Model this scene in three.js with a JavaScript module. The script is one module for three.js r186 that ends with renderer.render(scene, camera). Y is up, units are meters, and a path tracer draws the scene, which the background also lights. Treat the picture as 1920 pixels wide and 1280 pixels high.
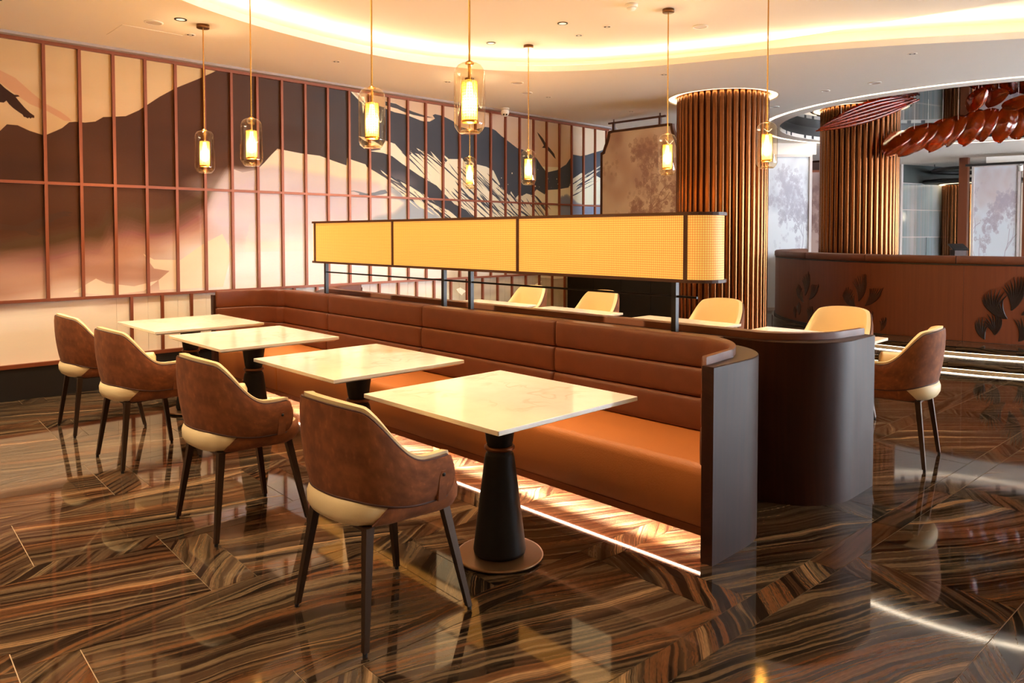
import * as THREE from 'three';
import { RectAreaLightUniformsLib } from 'three/addons/lights/RectAreaLightUniformsLib.js';
import { mergeGeometries, toCreasedNormals } from 'three/addons/utils/BufferGeometryUtils.js';
import { RoundedBoxGeometry } from 'three/addons/geometries/RoundedBoxGeometry.js';
import { createNoise2D } from 'simplex-noise';

// ------------------------------------------------------------------ camera, sky, exposure
const scene = new THREE.Scene();
const renderer = new THREE.WebGLRenderer();
renderer.toneMapping = THREE.LinearToneMapping;
renderer.toneMappingExposure = 1.0;
renderer.shadowMap.enabled = true;
RectAreaLightUniformsLib.init();
const camera = new THREE.PerspectiveCamera(2 * Math.atan(640 / 1392) * 180 / Math.PI, 1.5, 0.05, 80);
camera.position.set(0, 1.49, 0);
const YAW = 44 * Math.PI / 180, PITCH = Math.atan(47 / 1392);
camera.lookAt(Math.sin(YAW) * Math.cos(PITCH), 1.49 - Math.sin(PITCH), -Math.cos(YAW) * Math.cos(PITCH));
camera.setViewOffset(1920, 1280, 0, 153, 1920, 1280);
scene.background = new THREE.Color(0.84, 0.91, 1.0);       // overcast daylight outside the windows
scene.backgroundIntensity = 30.0;
// light levels
const L = { cove: 44, spot: 26, pendant: 2.6, bench: 1300, ring: 14, halo: 16, step: 60, shade: 1.1, room: 22 };
const WARM = new THREE.Color(1.0, 0.8, 0.49), WARMER = new THREE.Color(1.0, 0.68, 0.34), SOFT = new THREE.Color(1.0, 0.84, 0.62);

// ------------------------------------------------------------------ helpers
let seed = 7;
const rnd = () => { seed = (seed * 1664525 + 1013904223) >>> 0; return seed / 4294967296; };
const rr = (a, b) => a + (b - a) * rnd();
const noise = createNoise2D(rnd), noise2 = createNoise2D(rnd), noise3 = createNoise2D(rnd);
const fbm = (x, y, n = noise, o = 4) => { let s = 0, a = 0.5; for (let i = 0; i < o; i++) { s += a * n(x, y); x *= 2.03; y *= 2.03; a *= 0.5; } return s; };
const clamp = (x, a = 0, b = 1) => Math.min(b, Math.max(a, x)), sm = (a, b, x) => { const t = clamp((x - a) / (b - a)); return t * t * (3 - 2 * t); };
const mix = (a, b, t) => a + (b - a) * t;
const V = (x, y, z) => new THREE.Vector3(x, y, z);
const taken = {};
const numbered = (n) => { taken[n] = (taken[n] ?? -1) + 1; return taken[n] ? n + '_' + String(taken[n]).padStart(3, '0') : n; };
function tag(o, label, category, group, kind) {
  o.userData = { label, category };
  if (group) o.userData.group = group;
  if (kind) o.userData.kind = kind;
  return o;
}
function shadows(o) { o.castShadow = true; o.receiveShadow = true; return o; }
function part(name, geo, mat, parent) { const m = shadows(new THREE.Mesh(geo, mat)); m.name = name; parent.add(m); return m; }
function thing(name, label, category, pos = [0, 0, 0], turn = 0, group, kind) {
  const g = new THREE.Group(); g.name = numbered(name); g.position.set(...pos); g.rotation.y = turn; scene.add(g);
  return tag(g, label, category, group, kind);
}
const solo = (name, geo, mat, label, category, group, kind) => { const m = part(numbered(name), geo, mat, scene); return tag(m, label, category, group, kind); };
function dup(src, pos, turn, label) { const c = src.clone(); c.name = numbered(src.name); c.position.set(...pos); c.rotation.y = turn; c.userData = { ...src.userData, label }; scene.add(c); return c; }
const box = (x0, x1, y0, y1, z0, z1) => { const g = new THREE.BoxGeometry(x1 - x0, y1 - y0, z1 - z0); g.translate((x0 + x1) / 2, (y0 + y1) / 2, (z0 + z1) / 2); return g; };
const rbox = (x0, x1, y0, y1, z0, z1, r = 0.005, s = 2) => { const g = new RoundedBoxGeometry(x1 - x0, y1 - y0, z1 - z0, s, r); g.translate((x0 + x1) / 2, (y0 + y1) / 2, (z0 + z1) / 2); return g; };
const cyl = (r0, r1, y0, y1, x = 0, z = 0, n = 32) => { const g = new THREE.CylinderGeometry(r1, r0, y1 - y0, n); g.translate(x, (y0 + y1) / 2, z); return g; };
const lathe = (pts, n = 48) => new THREE.LatheGeometry(pts.map(([r, y]) => new THREE.Vector2(r, y)), n);
const tube = (pts, r, n = 48, k = 8, closed = false) => new THREE.TubeGeometry(new THREE.CatmullRomCurve3(pts.map((p) => V(...p)), closed), n, r, k, closed);
const merge = (gs) => mergeGeometries(gs.map((g) => { const q = g.index ? g.toNonIndexed() : g; for (const k of Object.keys(q.attributes)) if (!['position', 'normal', 'uv'].includes(k)) q.deleteAttribute(k); return q; }));
// sections: equal lists of [x,y,z] round a loop, joined one after the other; uv in metres
function loft(secs, { caps = true, crease = 0.7, closedPath = false, open = false } = {}) {
  const n = secs[0].length, P = [], UV = [], I = [];
  const half = secs[secs.length >> 1], per = [0]; for (let i = 0; i < n; i++) { const a = half[i], b = half[(i + 1) % n]; per.push(per[i] + Math.hypot(a[0] - b[0], a[1] - b[1], a[2] - b[2])); }
  const mid = (s) => s.reduce((m, p) => [m[0] + p[0] / n, m[1] + p[1] / n, m[2] + p[2] / n], [0, 0, 0]);
  let run = 0, prev = null;
  const all = closedPath ? [...secs, secs[0]] : secs, w = open ? n : n + 1;
  for (const s of all) {
    const c = mid(s); if (prev) run += Math.hypot(c[0] - prev[0], c[1] - prev[1], c[2] - prev[2]); prev = c;
    for (let i = 0; i < w; i++) { P.push(...s[i % n]); UV.push(run, per[i]); }
  }
  for (let k = 0; k < all.length - 1; k++) for (let i = 0; i < w - 1; i++) { const a = k * w + i, b = a + w; I.push(a, b, a + 1, a + 1, b, b + 1); }
  if (caps && !closedPath && !open) for (const [s, flip] of [[secs[0], 1], [secs[secs.length - 1], 0]]) {
    const c = mid(s), base = P.length / 3; P.push(...c); UV.push(0, 0);
    for (const p of s) { P.push(...p); UV.push(p[0] + p[2], p[1]); }
    for (let i = 0; i < n; i++) { const a = base + 1 + i, b = base + 1 + (i + 1) % n; flip ? I.push(base, a, b) : I.push(base, b, a); }
  }
  const g = new THREE.BufferGeometry();
  g.setAttribute('position', new THREE.Float32BufferAttribute(P, 3)); g.setAttribute('uv', new THREE.Float32BufferAttribute(UV, 2)); g.setIndex(I);
  return toCreasedNormals(g, crease);
}
function flipX(g, about) {                                  // mirror image of a geometry across a plane x = about
  const q = (g.index ? g.toNonIndexed() : g.clone()), p = q.attributes.position, nn = q.attributes.normal, uv = q.attributes.uv;
  for (let i = 0; i < p.count; i++) { p.setX(i, 2 * about - p.getX(i)); nn.setX(i, -nn.getX(i)); }
  for (const at of [p, nn, uv]) for (let i = 0; i < at.count; i += 3) for (let c = 0; c < at.itemSize; c++) { const t = at.getComponent(i, c); at.setComponent(i, c, at.getComponent(i + 1, c)); at.setComponent(i + 1, c, t); }
  return q;
}
function slab(pts, holes, y0, y1) {                          // plan outline [x,z] with holes, between two heights
  const s = new THREE.Shape(pts.map(([x, z]) => new THREE.Vector2(x, z)));
  for (const h of holes) s.holes.push(new THREE.Path(h.map(([x, z]) => new THREE.Vector2(x, z))));
  const g = new THREE.ExtrudeGeometry(s, { depth: y1 - y0, bevelEnabled: false, curveSegments: 24 });
  g.rotateX(Math.PI / 2); g.translate(0, y1, 0); return g;
}
const circle = (cx, cz, r, n = 72) => Array.from({ length: n }, (_, i) => [cx + r * Math.cos(i / n * 2 * Math.PI), cz + r * Math.sin(i / n * 2 * Math.PI)]);
function areaLight(name, w, h, color, intensity, pos, target) {
  const l = new THREE.RectAreaLight(color, intensity, w, h); l.name = name; l.position.set(...pos); l.up.set(0.013, 0.02, 1).normalize(); l.lookAt(...target); scene.add(l); return l;
}

function lineLight(name, a, b, dir, width, color, intensity) {  // a straight run of light between two points, facing dir
  const l = new THREE.RectAreaLight(color, intensity, Math.hypot(a[0] - b[0], a[1] - b[1], a[2] - b[2]), width); l.name = name; l.position.set((a[0] + b[0]) / 2, (a[1] + b[1]) / 2, (a[2] + b[2]) / 2);
  const al = V(b[0] - a[0], b[1] - a[1], b[2] - a[2]).normalize(), zz = V(...dir).negate().normalize(), yy = zz.clone().cross(al).normalize();
  l.quaternion.setFromRotationMatrix(new THREE.Matrix4().makeBasis(yy.clone().cross(zz), yy, zz)); scene.add(l); return l;
}

// ------------------------------------------------------------------ textures
function dataTex(w, h, fn, srgb = true) {
  const d = new Uint8Array(w * h * 4);
  for (let y = 0; y < h; y++) for (let x = 0; x < w; x++) { const c = fn(x, y), i = (y * w + x) * 4; d[i] = clamp(c[0], 0, 255); d[i + 1] = clamp(c[1], 0, 255); d[i + 2] = clamp(c[2], 0, 255); d[i + 3] = 255; }
  const t = new THREE.DataTexture(d, w, h); t.magFilter = THREE.LinearFilter; t.minFilter = THREE.LinearMipmapLinearFilter; t.wrapS = t.wrapT = THREE.MirroredRepeatWrapping;
  if (srgb) t.colorSpace = THREE.SRGBColorSpace; t.needsUpdate = true; return t;
}
const rep = (t, sx, sy = sx) => { t.repeat.set(1 / sx, 1 / sy); return t; };
const lerp3 = (a, b, t) => [mix(a[0], b[0], t), mix(a[1], b[1], t), mix(a[2], b[2], t)];
// wood-vein marble, veins along u; 3.2 m a side
const MS = 1792;
const marbleTex = rep(dataTex(MS, MS, (px, py) => {
  const u = px / MS * 3.2, v = py / MS * 3.2;
  const fold = noise3(u * 0.5, v * 0.45) * 0.075 + noise3(u * 1.6 + 9, v * 1.2) * 0.02 + noise(u * 4.2, v * 3.2) * 0.006 + noise2(u * 13, v * 9) * 0.0012;
  const w = v + fold;
  const broad = noise(u * 0.22, w * 3.1), band = noise2(u * 0.35 + 3, w * 11), fine = noise(u * 0.7, w * 40 + 5), hair = noise2(u * 1.1, w * 120), grain = noise3(u * 24, w * 210);
  let c = lerp3([62, 46, 33], [98, 80, 58], sm(-0.7, 0.7, band * 0.65 + fine * 0.5));
  c = lerp3(c, [94, 54, 29], 0.7 * sm(0.0, 0.7, broad + 0.3 * fine));
  c = lerp3(c, [30, 21, 16], 0.85 * sm(0.16, 0.6, noise3(u * 0.5, w * 27) * 0.75 + hair * 0.36));
  c = lerp3(c, [22, 16, 12], 0.85 * sm(0.36, 0.66, noise(u * 0.45 + 20, w * 17)));
  c = lerp3(c, [158, 122, 84], 0.7 * sm(0.66, 0.9, noise2(u * 0.26 + 40, w * 5.5) + 0.16 * hair));
  const k = 1 + 0.1 * hair + 0.09 * grain;
  return [c[0] * k, c[1] * k, c[2] * k];
}), 3.2);
// white tabletop marble
const tableTex = rep(dataTex(512, 512, (px, py) => {
  const u = px / 512 * 1.6, v = py / 512 * 1.6, w = 1 - Math.abs(fbm(u * 1.6 + 1.3 * fbm(u, v, noise2), v * 1.6, noise)) * 7;
  const t = clamp(w) * 0.22 * sm(-0.2, 0.5, noise3(u * 2, v * 2)) + 0.07 * (fbm(u * 5, v * 5, noise2) + 0.4);
  return lerp3([236, 225, 205], [168, 146, 118], clamp(t));
}), 1.6);
const woodTex = rep(dataTex(512, 512, (px, py) => {            // grain along v
  const u = px / 512 * 1.2, v = py / 512 * 2.4, g = noise(u * 22 + 0.6 * noise2(u * 3, v * 0.8), v * 0.55) * 0.6 + noise2(u * 90, v * 1.6) * 0.4, b = noise3(u * 4, v * 0.2);
  return lerp3([40, 19, 11], [62, 31, 17], clamp(0.5 + 0.38 * g + 0.25 * b));
}), 1.2, 2.4);
const redWoodTex = rep(dataTex(512, 512, (px, py) => {
  const u = px / 512 * 1.2, v = py / 512 * 2.4, g = noise2(u * 20 + 4, v * 0.5) * 0.6 + noise(u * 80, v * 1.5) * 0.4;
  return lerp3([102, 52, 29], [118, 62, 36], clamp(0.5 + 0.4 * g));
}), 1.2, 2.4);
const suedeTex = rep(dataTex(512, 512, (px, py) => {
  const u = px / 512, v = py / 512, a = fbm(u * 5, v * 5, noise, 5), b = fbm(u * 13 + 7, v * 11, noise2, 4), s = Math.max(0, fbm(u * 18, v * 9 + 3, noise3, 3));
  return lerp3([100, 50, 20], [158, 92, 44], clamp(0.4 + 0.42 * a + 0.24 * b + 0.9 * s * s));
}), 0.8);
const leatherBump = rep(dataTex(512, 512, (px, py) => { const u = px / 512, v = py / 512, h = 128 + 50 * noise(u * 120, v * 120) + 40 * noise2(u * 260, v * 260) + 30 * noise3(u * 30, v * 30); return [h, h, h]; }, false), 0.35);
const leatherTex = rep(dataTex(256, 256, (px, py) => lerp3([94, 46, 20], [106, 54, 25], clamp(0.5 + 0.6 * fbm(px / 50, py / 50, noise2)))), 0.7);
const weaveTex = dataTex(256, 256, (px, py) => {               // one 10.8 cm square of woven cane
  const n = 8, a = (px / 256 * n) % 1, b = (py / 256 * n) % 1, i = Math.floor(px / 256 * n) + Math.floor(py / 256 * n), over = i % 2;
  const d = over ? Math.abs(a - 0.5) : Math.abs(b - 0.5), hole = Math.max(Math.abs(a - 0.5), Math.abs(b - 0.5)) > 0.43 ? 0.45 : 0;
  return lerp3([246, 204, 124], [176, 118, 48], clamp(d * 0.9 + hole));
});
weaveTex.wrapS = weaveTex.wrapT = THREE.RepeatWrapping; rep(weaveTex, 0.108);
const plasterBump = rep(dataTex(256, 256, (px, py) => { const h = 128 + 60 * fbm(px / 20, py / 20, noise2); return [h, h, h]; }, false), 1.5);
function canvasTex(w, h, draw) { const c = document.createElement('canvas'); c.width = w; c.height = h; draw(c.getContext('2d'), w, h); const t = new THREE.CanvasTexture(c); t.colorSpace = THREE.SRGBColorSpace; return t; }

// ------------------------------------------------------------------ materials
const std = (o) => new THREE.MeshStandardMaterial(o), phy = (o) => new THREE.MeshPhysicalMaterial(o);
const M = {
  marble: phy({ map: marbleTex, roughness: 0.045, ior: 1.55 }),
  grout: std({ color: '#b09674', roughness: 0.6 }),
  ceiling: std({ color: '#efe6da', roughness: 0.9, bumpMap: plasterBump, bumpScale: 0.0006 }),
  shellWall: std({ color: '#cdbfae', roughness: 0.85 }),
  copper: std({ color: '#84462a', roughness: 0.42, metalness: 0.35 }),
  plinth: std({ color: '#161210', roughness: 0.45 }),
  trough: std({ color: '#a59a98', roughness: 0.8 }),
  wood: phy({ map: woodTex, roughness: 0.46, specularIntensity: 0.38 }),
  redWood: phy({ map: redWoodTex, roughness: 0.42, specularIntensity: 0.7 }),
  leather: phy({ map: leatherTex, roughness: 0.46, bumpMap: leatherBump, bumpScale: 0.0009 }),
  seat: phy({ color: '#b0652a', roughness: 0.5, bumpMap: leatherBump, bumpScale: 0.0012 }),
  kick: std({ color: '#8a4a2a', roughness: 0.16, metalness: 0.55 }),
  suede: phy({ map: suedeTex, roughness: 0.85, sheen: 0.35, sheenColor: new THREE.Color('#b07a4a'), sheenRoughness: 0.5 }),
  cream: phy({ color: '#e6cb98', roughness: 0.5, bumpMap: leatherBump, bumpScale: 0.0004 }),
  piping: std({ color: '#4a2616', roughness: 0.6 }),
  leg: std({ color: '#3c2a1c', roughness: 0.38, metalness: 0.6 }),
  rubber: std({ color: '#0d0b0a', roughness: 0.8 }),
  table: phy({ map: tableTex, roughness: 0.16, clearcoat: 0.4, clearcoatRoughness: 0.08 }),
  blackWood: phy({ color: '#15100c', roughness: 0.5, specularIntensity: 0.5 }),
  bronze: std({ color: '#7d4f33', roughness: 0.34, metalness: 0.8 }),
  basePlate: std({ color: '#836446', roughness: 0.4, metalness: 0.7 }),
  brass: std({ color: '#c79a52', roughness: 0.24, metalness: 1 }),
  darkBrass: std({ color: '#8d6440', roughness: 0.3, metalness: 0.9 }),
  black: std({ color: '#120f0d', roughness: 0.45, metalness: 0.0 }),
  fin: std({ color: '#7a4a29', roughness: 0.24, metalness: 0.92 }),
  finCore: std({ color: '#5a3420', roughness: 0.5, metalness: 0.4 }),
  sleeve: phy({ color: '#ffdc92', transmission: 0.8, thickness: 0, roughness: 0.25 }),
  glass: phy({ color: '#fff6e4', transmission: 1, thickness: 0, roughness: 0.0, ior: 1.6 }),
  pane: phy({ color: '#ffffff', transmission: 1, thickness: 0, roughness: 0.0, ior: 1.5 }),
  bulb: std({ color: '#fff3d6', emissive: new THREE.Color(1, 0.78, 0.42), emissiveIntensity: 16 }),
  cove: std({ color: '#fff6e6', emissive: WARM, emissiveIntensity: 8 }),
  led: std({ color: '#fff6e6', emissive: new THREE.Color(1, 0.86, 0.64), emissiveIntensity: 40 }),
  stepLed: std({ color: '#fff6e6', emissive: new THREE.Color(1, 0.86, 0.64), emissiveIntensity: 5 }),
  ringLed: std({ color: '#fff6e6', emissive: new THREE.Color(1, 0.9, 0.76), emissiveIntensity: 8 }),
  halo: std({ color: '#fff0d8', emissive: WARM, emissiveIntensity: 2.6 }),
  shade: std({ map: weaveTex, roughness: 0.55, emissive: new THREE.Color(1.0, 0.84, 0.56), emissiveMap: weaveTex, emissiveIntensity: 0.72 }),
  mirror: std({ color: '#23292c', roughness: 0.03, metalness: 1 }),
  darkMetal: std({ color: '#33302f', roughness: 0.35, metalness: 0.7 }),
  amber: phy({ color: '#bd4f18', roughness: 0.12, transmission: 0.78, thickness: 0, clearcoat: 0.25, clearcoatRoughness: 0.05 }),
  whitePlastic: std({ color: '#ece7dd', roughness: 0.5 }),
  frame: std({ color: '#4a2b1e', roughness: 0.5 }),
  paleFrame: std({ color: '#c9bcb6', roughness: 0.5 }),
  wire: std({ color: '#c9c4bd', roughness: 0.4, metalness: 0.6 }),
};

// ------------------------------------------------------------------ floor: running slabs with strips between them, each piece a tile
{
  const floor = thing('floor', 'polished brown wood-vein marble floor with slabs and narrow strips', 'floor', [0, 0, 0], 0, null, 'structure');
  part('grout_bed', box(-2.6, 23, -0.2, -0.0035, -7.95, 5), M.grout, floor);
  const TH = 0.04, ct = Math.cos(TH), st = Math.sin(TH), toW = (p, q) => [p * ct - q * st, p * st + q * ct];
  const tiles = [], G = 0.0017, P0 = 1.43, Q0 = 0.765;
  for (let k = -9; k <= 9; k++) {
    const qc = -1.53 - Q0 * k, even = ((k % 2) + 2) % 2 === 0, off = even ? 2.53 : 1.82;
    for (let n = -5; n <= 15; n++) {
      const a = off + P0 * n, ja = (even ? 1.82 : 2.53) + P0 * n;
      tiles.push(['tile', ja, ja + P0, qc - 0.067, qc + 0.067, n % 2 ? rr(-0.12, 0.06) : rr(-0.9, -0.35)]);                    // long narrow strip
      const q1 = qc - 0.067, q0 = qc - Q0 + 0.067;
      tiles.push(['tile', a, a + 0.195, q0, q1, rr(-1.15, -0.4)]);                                   // short cross strip
      tiles.push(['tile', a + 0.195, a + P0, q0, q1, clamp(0.2 + 0.075 * (a + 0.7) + rr(-0.05, 0.05), 0.18, 0.75)]);                               // slab
    }
  }
  const v = new THREE.Vector3(), near = [], far = [];
  camera.updateMatrixWorld(); camera.updateProjectionMatrix();
  for (const t of tiles) {
    const [x, z] = toW((t[1] + t[2]) / 2, (t[3] + t[4]) / 2);
    if (x < -2.7 || x > 23.1 || z < -8.2 || z > 5.1) continue;
    v.set(x, 0, z).project(camera);
    t.d = Math.hypot(x, z); t.seen = v.z < 1 && Math.abs(v.x) < 1.25 && Math.abs(v.y) < 1.3;
    (t.seen && t.d < 13 ? near : far).push(t);
  }
  near.sort((a, b) => a.d - b.d); far.push(...near.splice(290));
  const geoOf = ([, p0, p1, q0, q1, ang]) => {
    const g = box(p0 + G, p1 - G, -0.012, 0, q0 + G, q1 - G), P = g.attributes.position, uv = g.attributes.uv, ox = rr(0, 6), oy = rr(0, 6), ca = Math.cos(ang), sa = Math.sin(ang);
    for (let i = 0; i < P.count; i++) { const p = P.getX(i), q = P.getZ(i), [x, z] = toW(p, q); uv.setXY(i, (p * ca + q * sa) + ox, (-p * sa + q * ca) + oy); P.setX(i, x); P.setZ(i, z); }
    g.rotateY(0); return g;
  };
  for (const t of near) part('tile', geoOf(t), M.marble, floor);
  const rest = part('distant_tiles', merge(far.map(geoOf)), M.marble, floor); rest.userData.kind = 'stuff';
}

// ------------------------------------------------------------------ mural wall
const MUR = {
  mount: [[1.28,2.36], [1.33,2.41], [1.38,2.47], [1.46,2.47], [1.55,2.43], [1.66,2.40], [1.69,2.41], [1.76,2.45], [1.81,2.48], [1.87,2.54], [1.92,2.55], [2.00,2.55], [2.09,2.57], [2.16,2.62], [2.23,2.63], [2.36,2.65], [2.48,2.72], [2.68,2.88], [2.84,2.99], [3.06,3.11], [3.23,3.21], [3.33,3.28], [3.82,3.34], [4.21,3.33], [4.62,3.33], [4.83,3.29], [5.01,3.16], [5.02,3.14], [5.40,3.09], [5.65,3.05], [5.76,3.03], [5.95,2.99], [6.02,2.98], [6.12,3.00], [6.19,3.04], [6.15,3.08], [6.19,3.10], [6.32,3.09], [6.50,3.04], [6.58,2.98], [6.85,2.95], [7.09,3.02], [7.18,3.02], [7.29,2.99], [7.41,2.92], [7.58,2.84], [7.73,2.77], [7.84,2.76], [8.14,2.65], [8.24,2.55], [8.36,2.45], [8.60,2.50], [8.81,2.60], [8.97,2.77], [9.16,2.76], [9.32,2.79], [9.53,2.85], [9.69,2.89], [9.89,2.96], [9.89,2.38], [9.70,2.42], [9.51,2.48], [9.41,2.42], [9.32,2.44], [9.18,2.49], [8.96,2.38], [8.87,2.24], [8.61,2.20], [8.36,2.18], [8.32,2.11], [8.14,2.18], [8.04,2.09], [7.92,2.11], [7.83,2.07], [7.75,2.08], [7.69,2.03], [7.60,2.13], [7.56,2.06], [7.47,2.11], [7.41,2.18], [7.30,2.16], [7.38,2.22], [7.25,2.41], [7.11,2.46], [6.93,2.48], [6.80,2.38], [6.66,2.55], [6.60,2.53], [6.42,2.52], [6.30,2.40], [6.14,2.49], [5.96,2.54], [5.83,2.56], [5.72,2.50], [5.54,2.65], [5.40,2.68], [5.32,2.56], [5.12,2.52], [5.00,2.65], [4.94,2.73], [5.00,2.72], [5.02,2.59], [5.12,2.53], [5.36,2.52], [5.50,2.49], [5.64,2.41], [5.92,2.27], [6.21,2.15], [6.39,2.01], [6.52,1.91], [6.77,1.82], [7.05,1.64], [6.41,1.62], [6.29,1.73], [6.10,1.91], [5.96,1.97], [5.64,2.05], [5.39,2.21], [5.24,2.28], [5.12,2.33], [5.10,2.36], [4.92,2.40], [4.84,2.42], [4.83,2.33], [4.66,2.37], [4.47,2.42], [4.23,2.43], [3.94,2.46], [3.87,2.39], [3.78,2.29], [3.70,2.21], [3.53,2.17], [3.40,2.21], [3.30,1.99], [3.18,1.89], [3.07,1.83], [2.90,1.68], [2.77,1.61], [2.54,1.59], [2.40,1.62], [2.27,1.75], [2.22,1.50], [2.12,1.42], [1.97,1.47], [1.70,1.40], [1.49,1.38], [1.36,1.32], [1.22,1.30]],
  pink1: [[1.30,2.95], [1.34,2.94], [1.45,2.89], [1.57,2.78], [1.68,2.69], [1.80,2.63], [1.87,2.58], [1.89,2.55], [1.83,2.55], [1.70,2.62], [1.56,2.67], [1.47,2.73], [1.34,2.83], [1.30,2.85]],
  mist1: [[1.25,1.30], [1.49,1.36], [1.78,1.40], [1.97,1.46], [2.12,1.40], [2.23,1.50], [2.30,1.66], [2.50,1.59], [2.77,1.60], [3.10,1.81], [3.35,1.95], [3.44,1.97], [3.43,1.49], [3.09,1.39], [2.86,1.23], [2.64,1.03], [2.41,0.98], [2.16,1.02], [2.07,1.07], [1.88,0.95], [1.58,0.93], [1.24,0.93]],
  mist2: [[3.39,2.18], [3.53,2.17], [3.70,2.20], [3.86,2.24], [4.00,2.22], [4.22,2.19], [4.56,2.17], [4.76,2.12], [5.08,2.13], [5.31,2.11], [5.31,1.66], [3.18,1.63], [3.18,1.83]],
  bluefar: [[5.39,2.11], [5.64,2.05], [5.92,1.95], [6.11,1.87], [6.29,1.70], [6.41,1.60], [5.11,1.59], [5.25,1.70], [5.53,1.75], [5.73,1.90]],
  bluefar2: [[8.96,2.06], [9.07,1.99], [9.28,1.95], [9.46,1.97], [9.70,1.98], [9.89,1.98], [9.90,1.64], [8.66,1.63], [8.64,2.06], [8.83,2.12]],
  brown3: [[6.46,1.01], [7.14,0.99], [8.15,0.96], [8.88,0.94], [8.88,0.33], [7.88,0.40], [6.82,0.50], [6.55,0.64], [6.38,0.78]],
  cream_streak: [[5.40,3.18], [5.54,3.17], [5.65,3.14], [5.76,3.08], [5.93,3.04], [6.14,3.03], [6.10,2.99], [5.95,2.99], [5.72,3.04], [5.54,3.05], [5.40,3.08]],
  dark_streak: [[5.40,3.17], [5.56,3.16], [5.69,3.12], [5.83,3.09], [6.02,3.06], [6.16,3.05], [6.02,3.04], [5.83,3.05], [5.69,3.07], [5.58,3.10], [5.40,3.12]],
  bird1: [[1.31,2.84], [1.34,2.82], [1.37,2.79], [1.41,2.76], [1.44,2.74], [1.47,2.74], [1.48,2.73], [1.45,2.72], [1.48,2.68], [1.52,2.63], [1.56,2.59], [1.59,2.57], [1.59,2.55], [1.57,2.55], [1.56,2.54], [1.55,2.55], [1.54,2.54], [1.52,2.55], [1.51,2.55], [1.50,2.57], [1.47,2.59], [1.43,2.62], [1.40,2.65], [1.38,2.68], [1.36,2.66], [1.33,2.66], [1.31,2.66]],
  bird2: [[8.15,3.05], [8.20,3.02], [8.28,2.96], [8.36,2.87], [8.44,2.82], [8.53,2.75], [8.57,2.67], [8.53,2.69], [8.44,2.76], [8.34,2.82], [8.26,2.82], [8.30,2.86], [8.24,2.93], [8.18,3.00]],
  bird3: [[1.26,1.59], [1.31,1.59], [1.42,1.57], [1.50,1.58], [1.59,1.63], [1.71,1.68], [1.81,1.71], [1.89,1.70], [1.83,1.68], [1.88,1.67], [1.81,1.66], [1.74,1.63], [1.67,1.58], [1.58,1.53], [1.62,1.50], [1.59,1.48], [1.53,1.49], [1.50,1.52], [1.40,1.53], [1.26,1.54]],
  bird4: [[4.82,2.01], [4.93,2.03], [5.01,2.02], [5.11,2.00], [5.23,2.02], [5.32,2.05], [5.39,2.06], [5.43,2.02], [5.36,2.00], [5.23,1.98], [5.11,1.97], [5.00,1.97], [5.01,2.00], [4.93,2.02]],
  fish: [[6.55,0.74], [6.62,0.76], [6.68,0.73], [6.74,0.70], [6.68,0.68], [6.65,0.65], [6.59,0.69]],
  fleck1: [[8.04,0.68], [8.12,0.74], [8.26,0.78], [8.18,0.71], [8.26,0.69], [8.12,0.67], [8.04,0.65]],
  fleck2: [[8.04,0.89], [8.26,0.88], [8.42,0.85], [8.85,0.82], [8.85,0.80], [8.53,0.80], [8.42,0.82], [8.26,0.83]],
};
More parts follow.
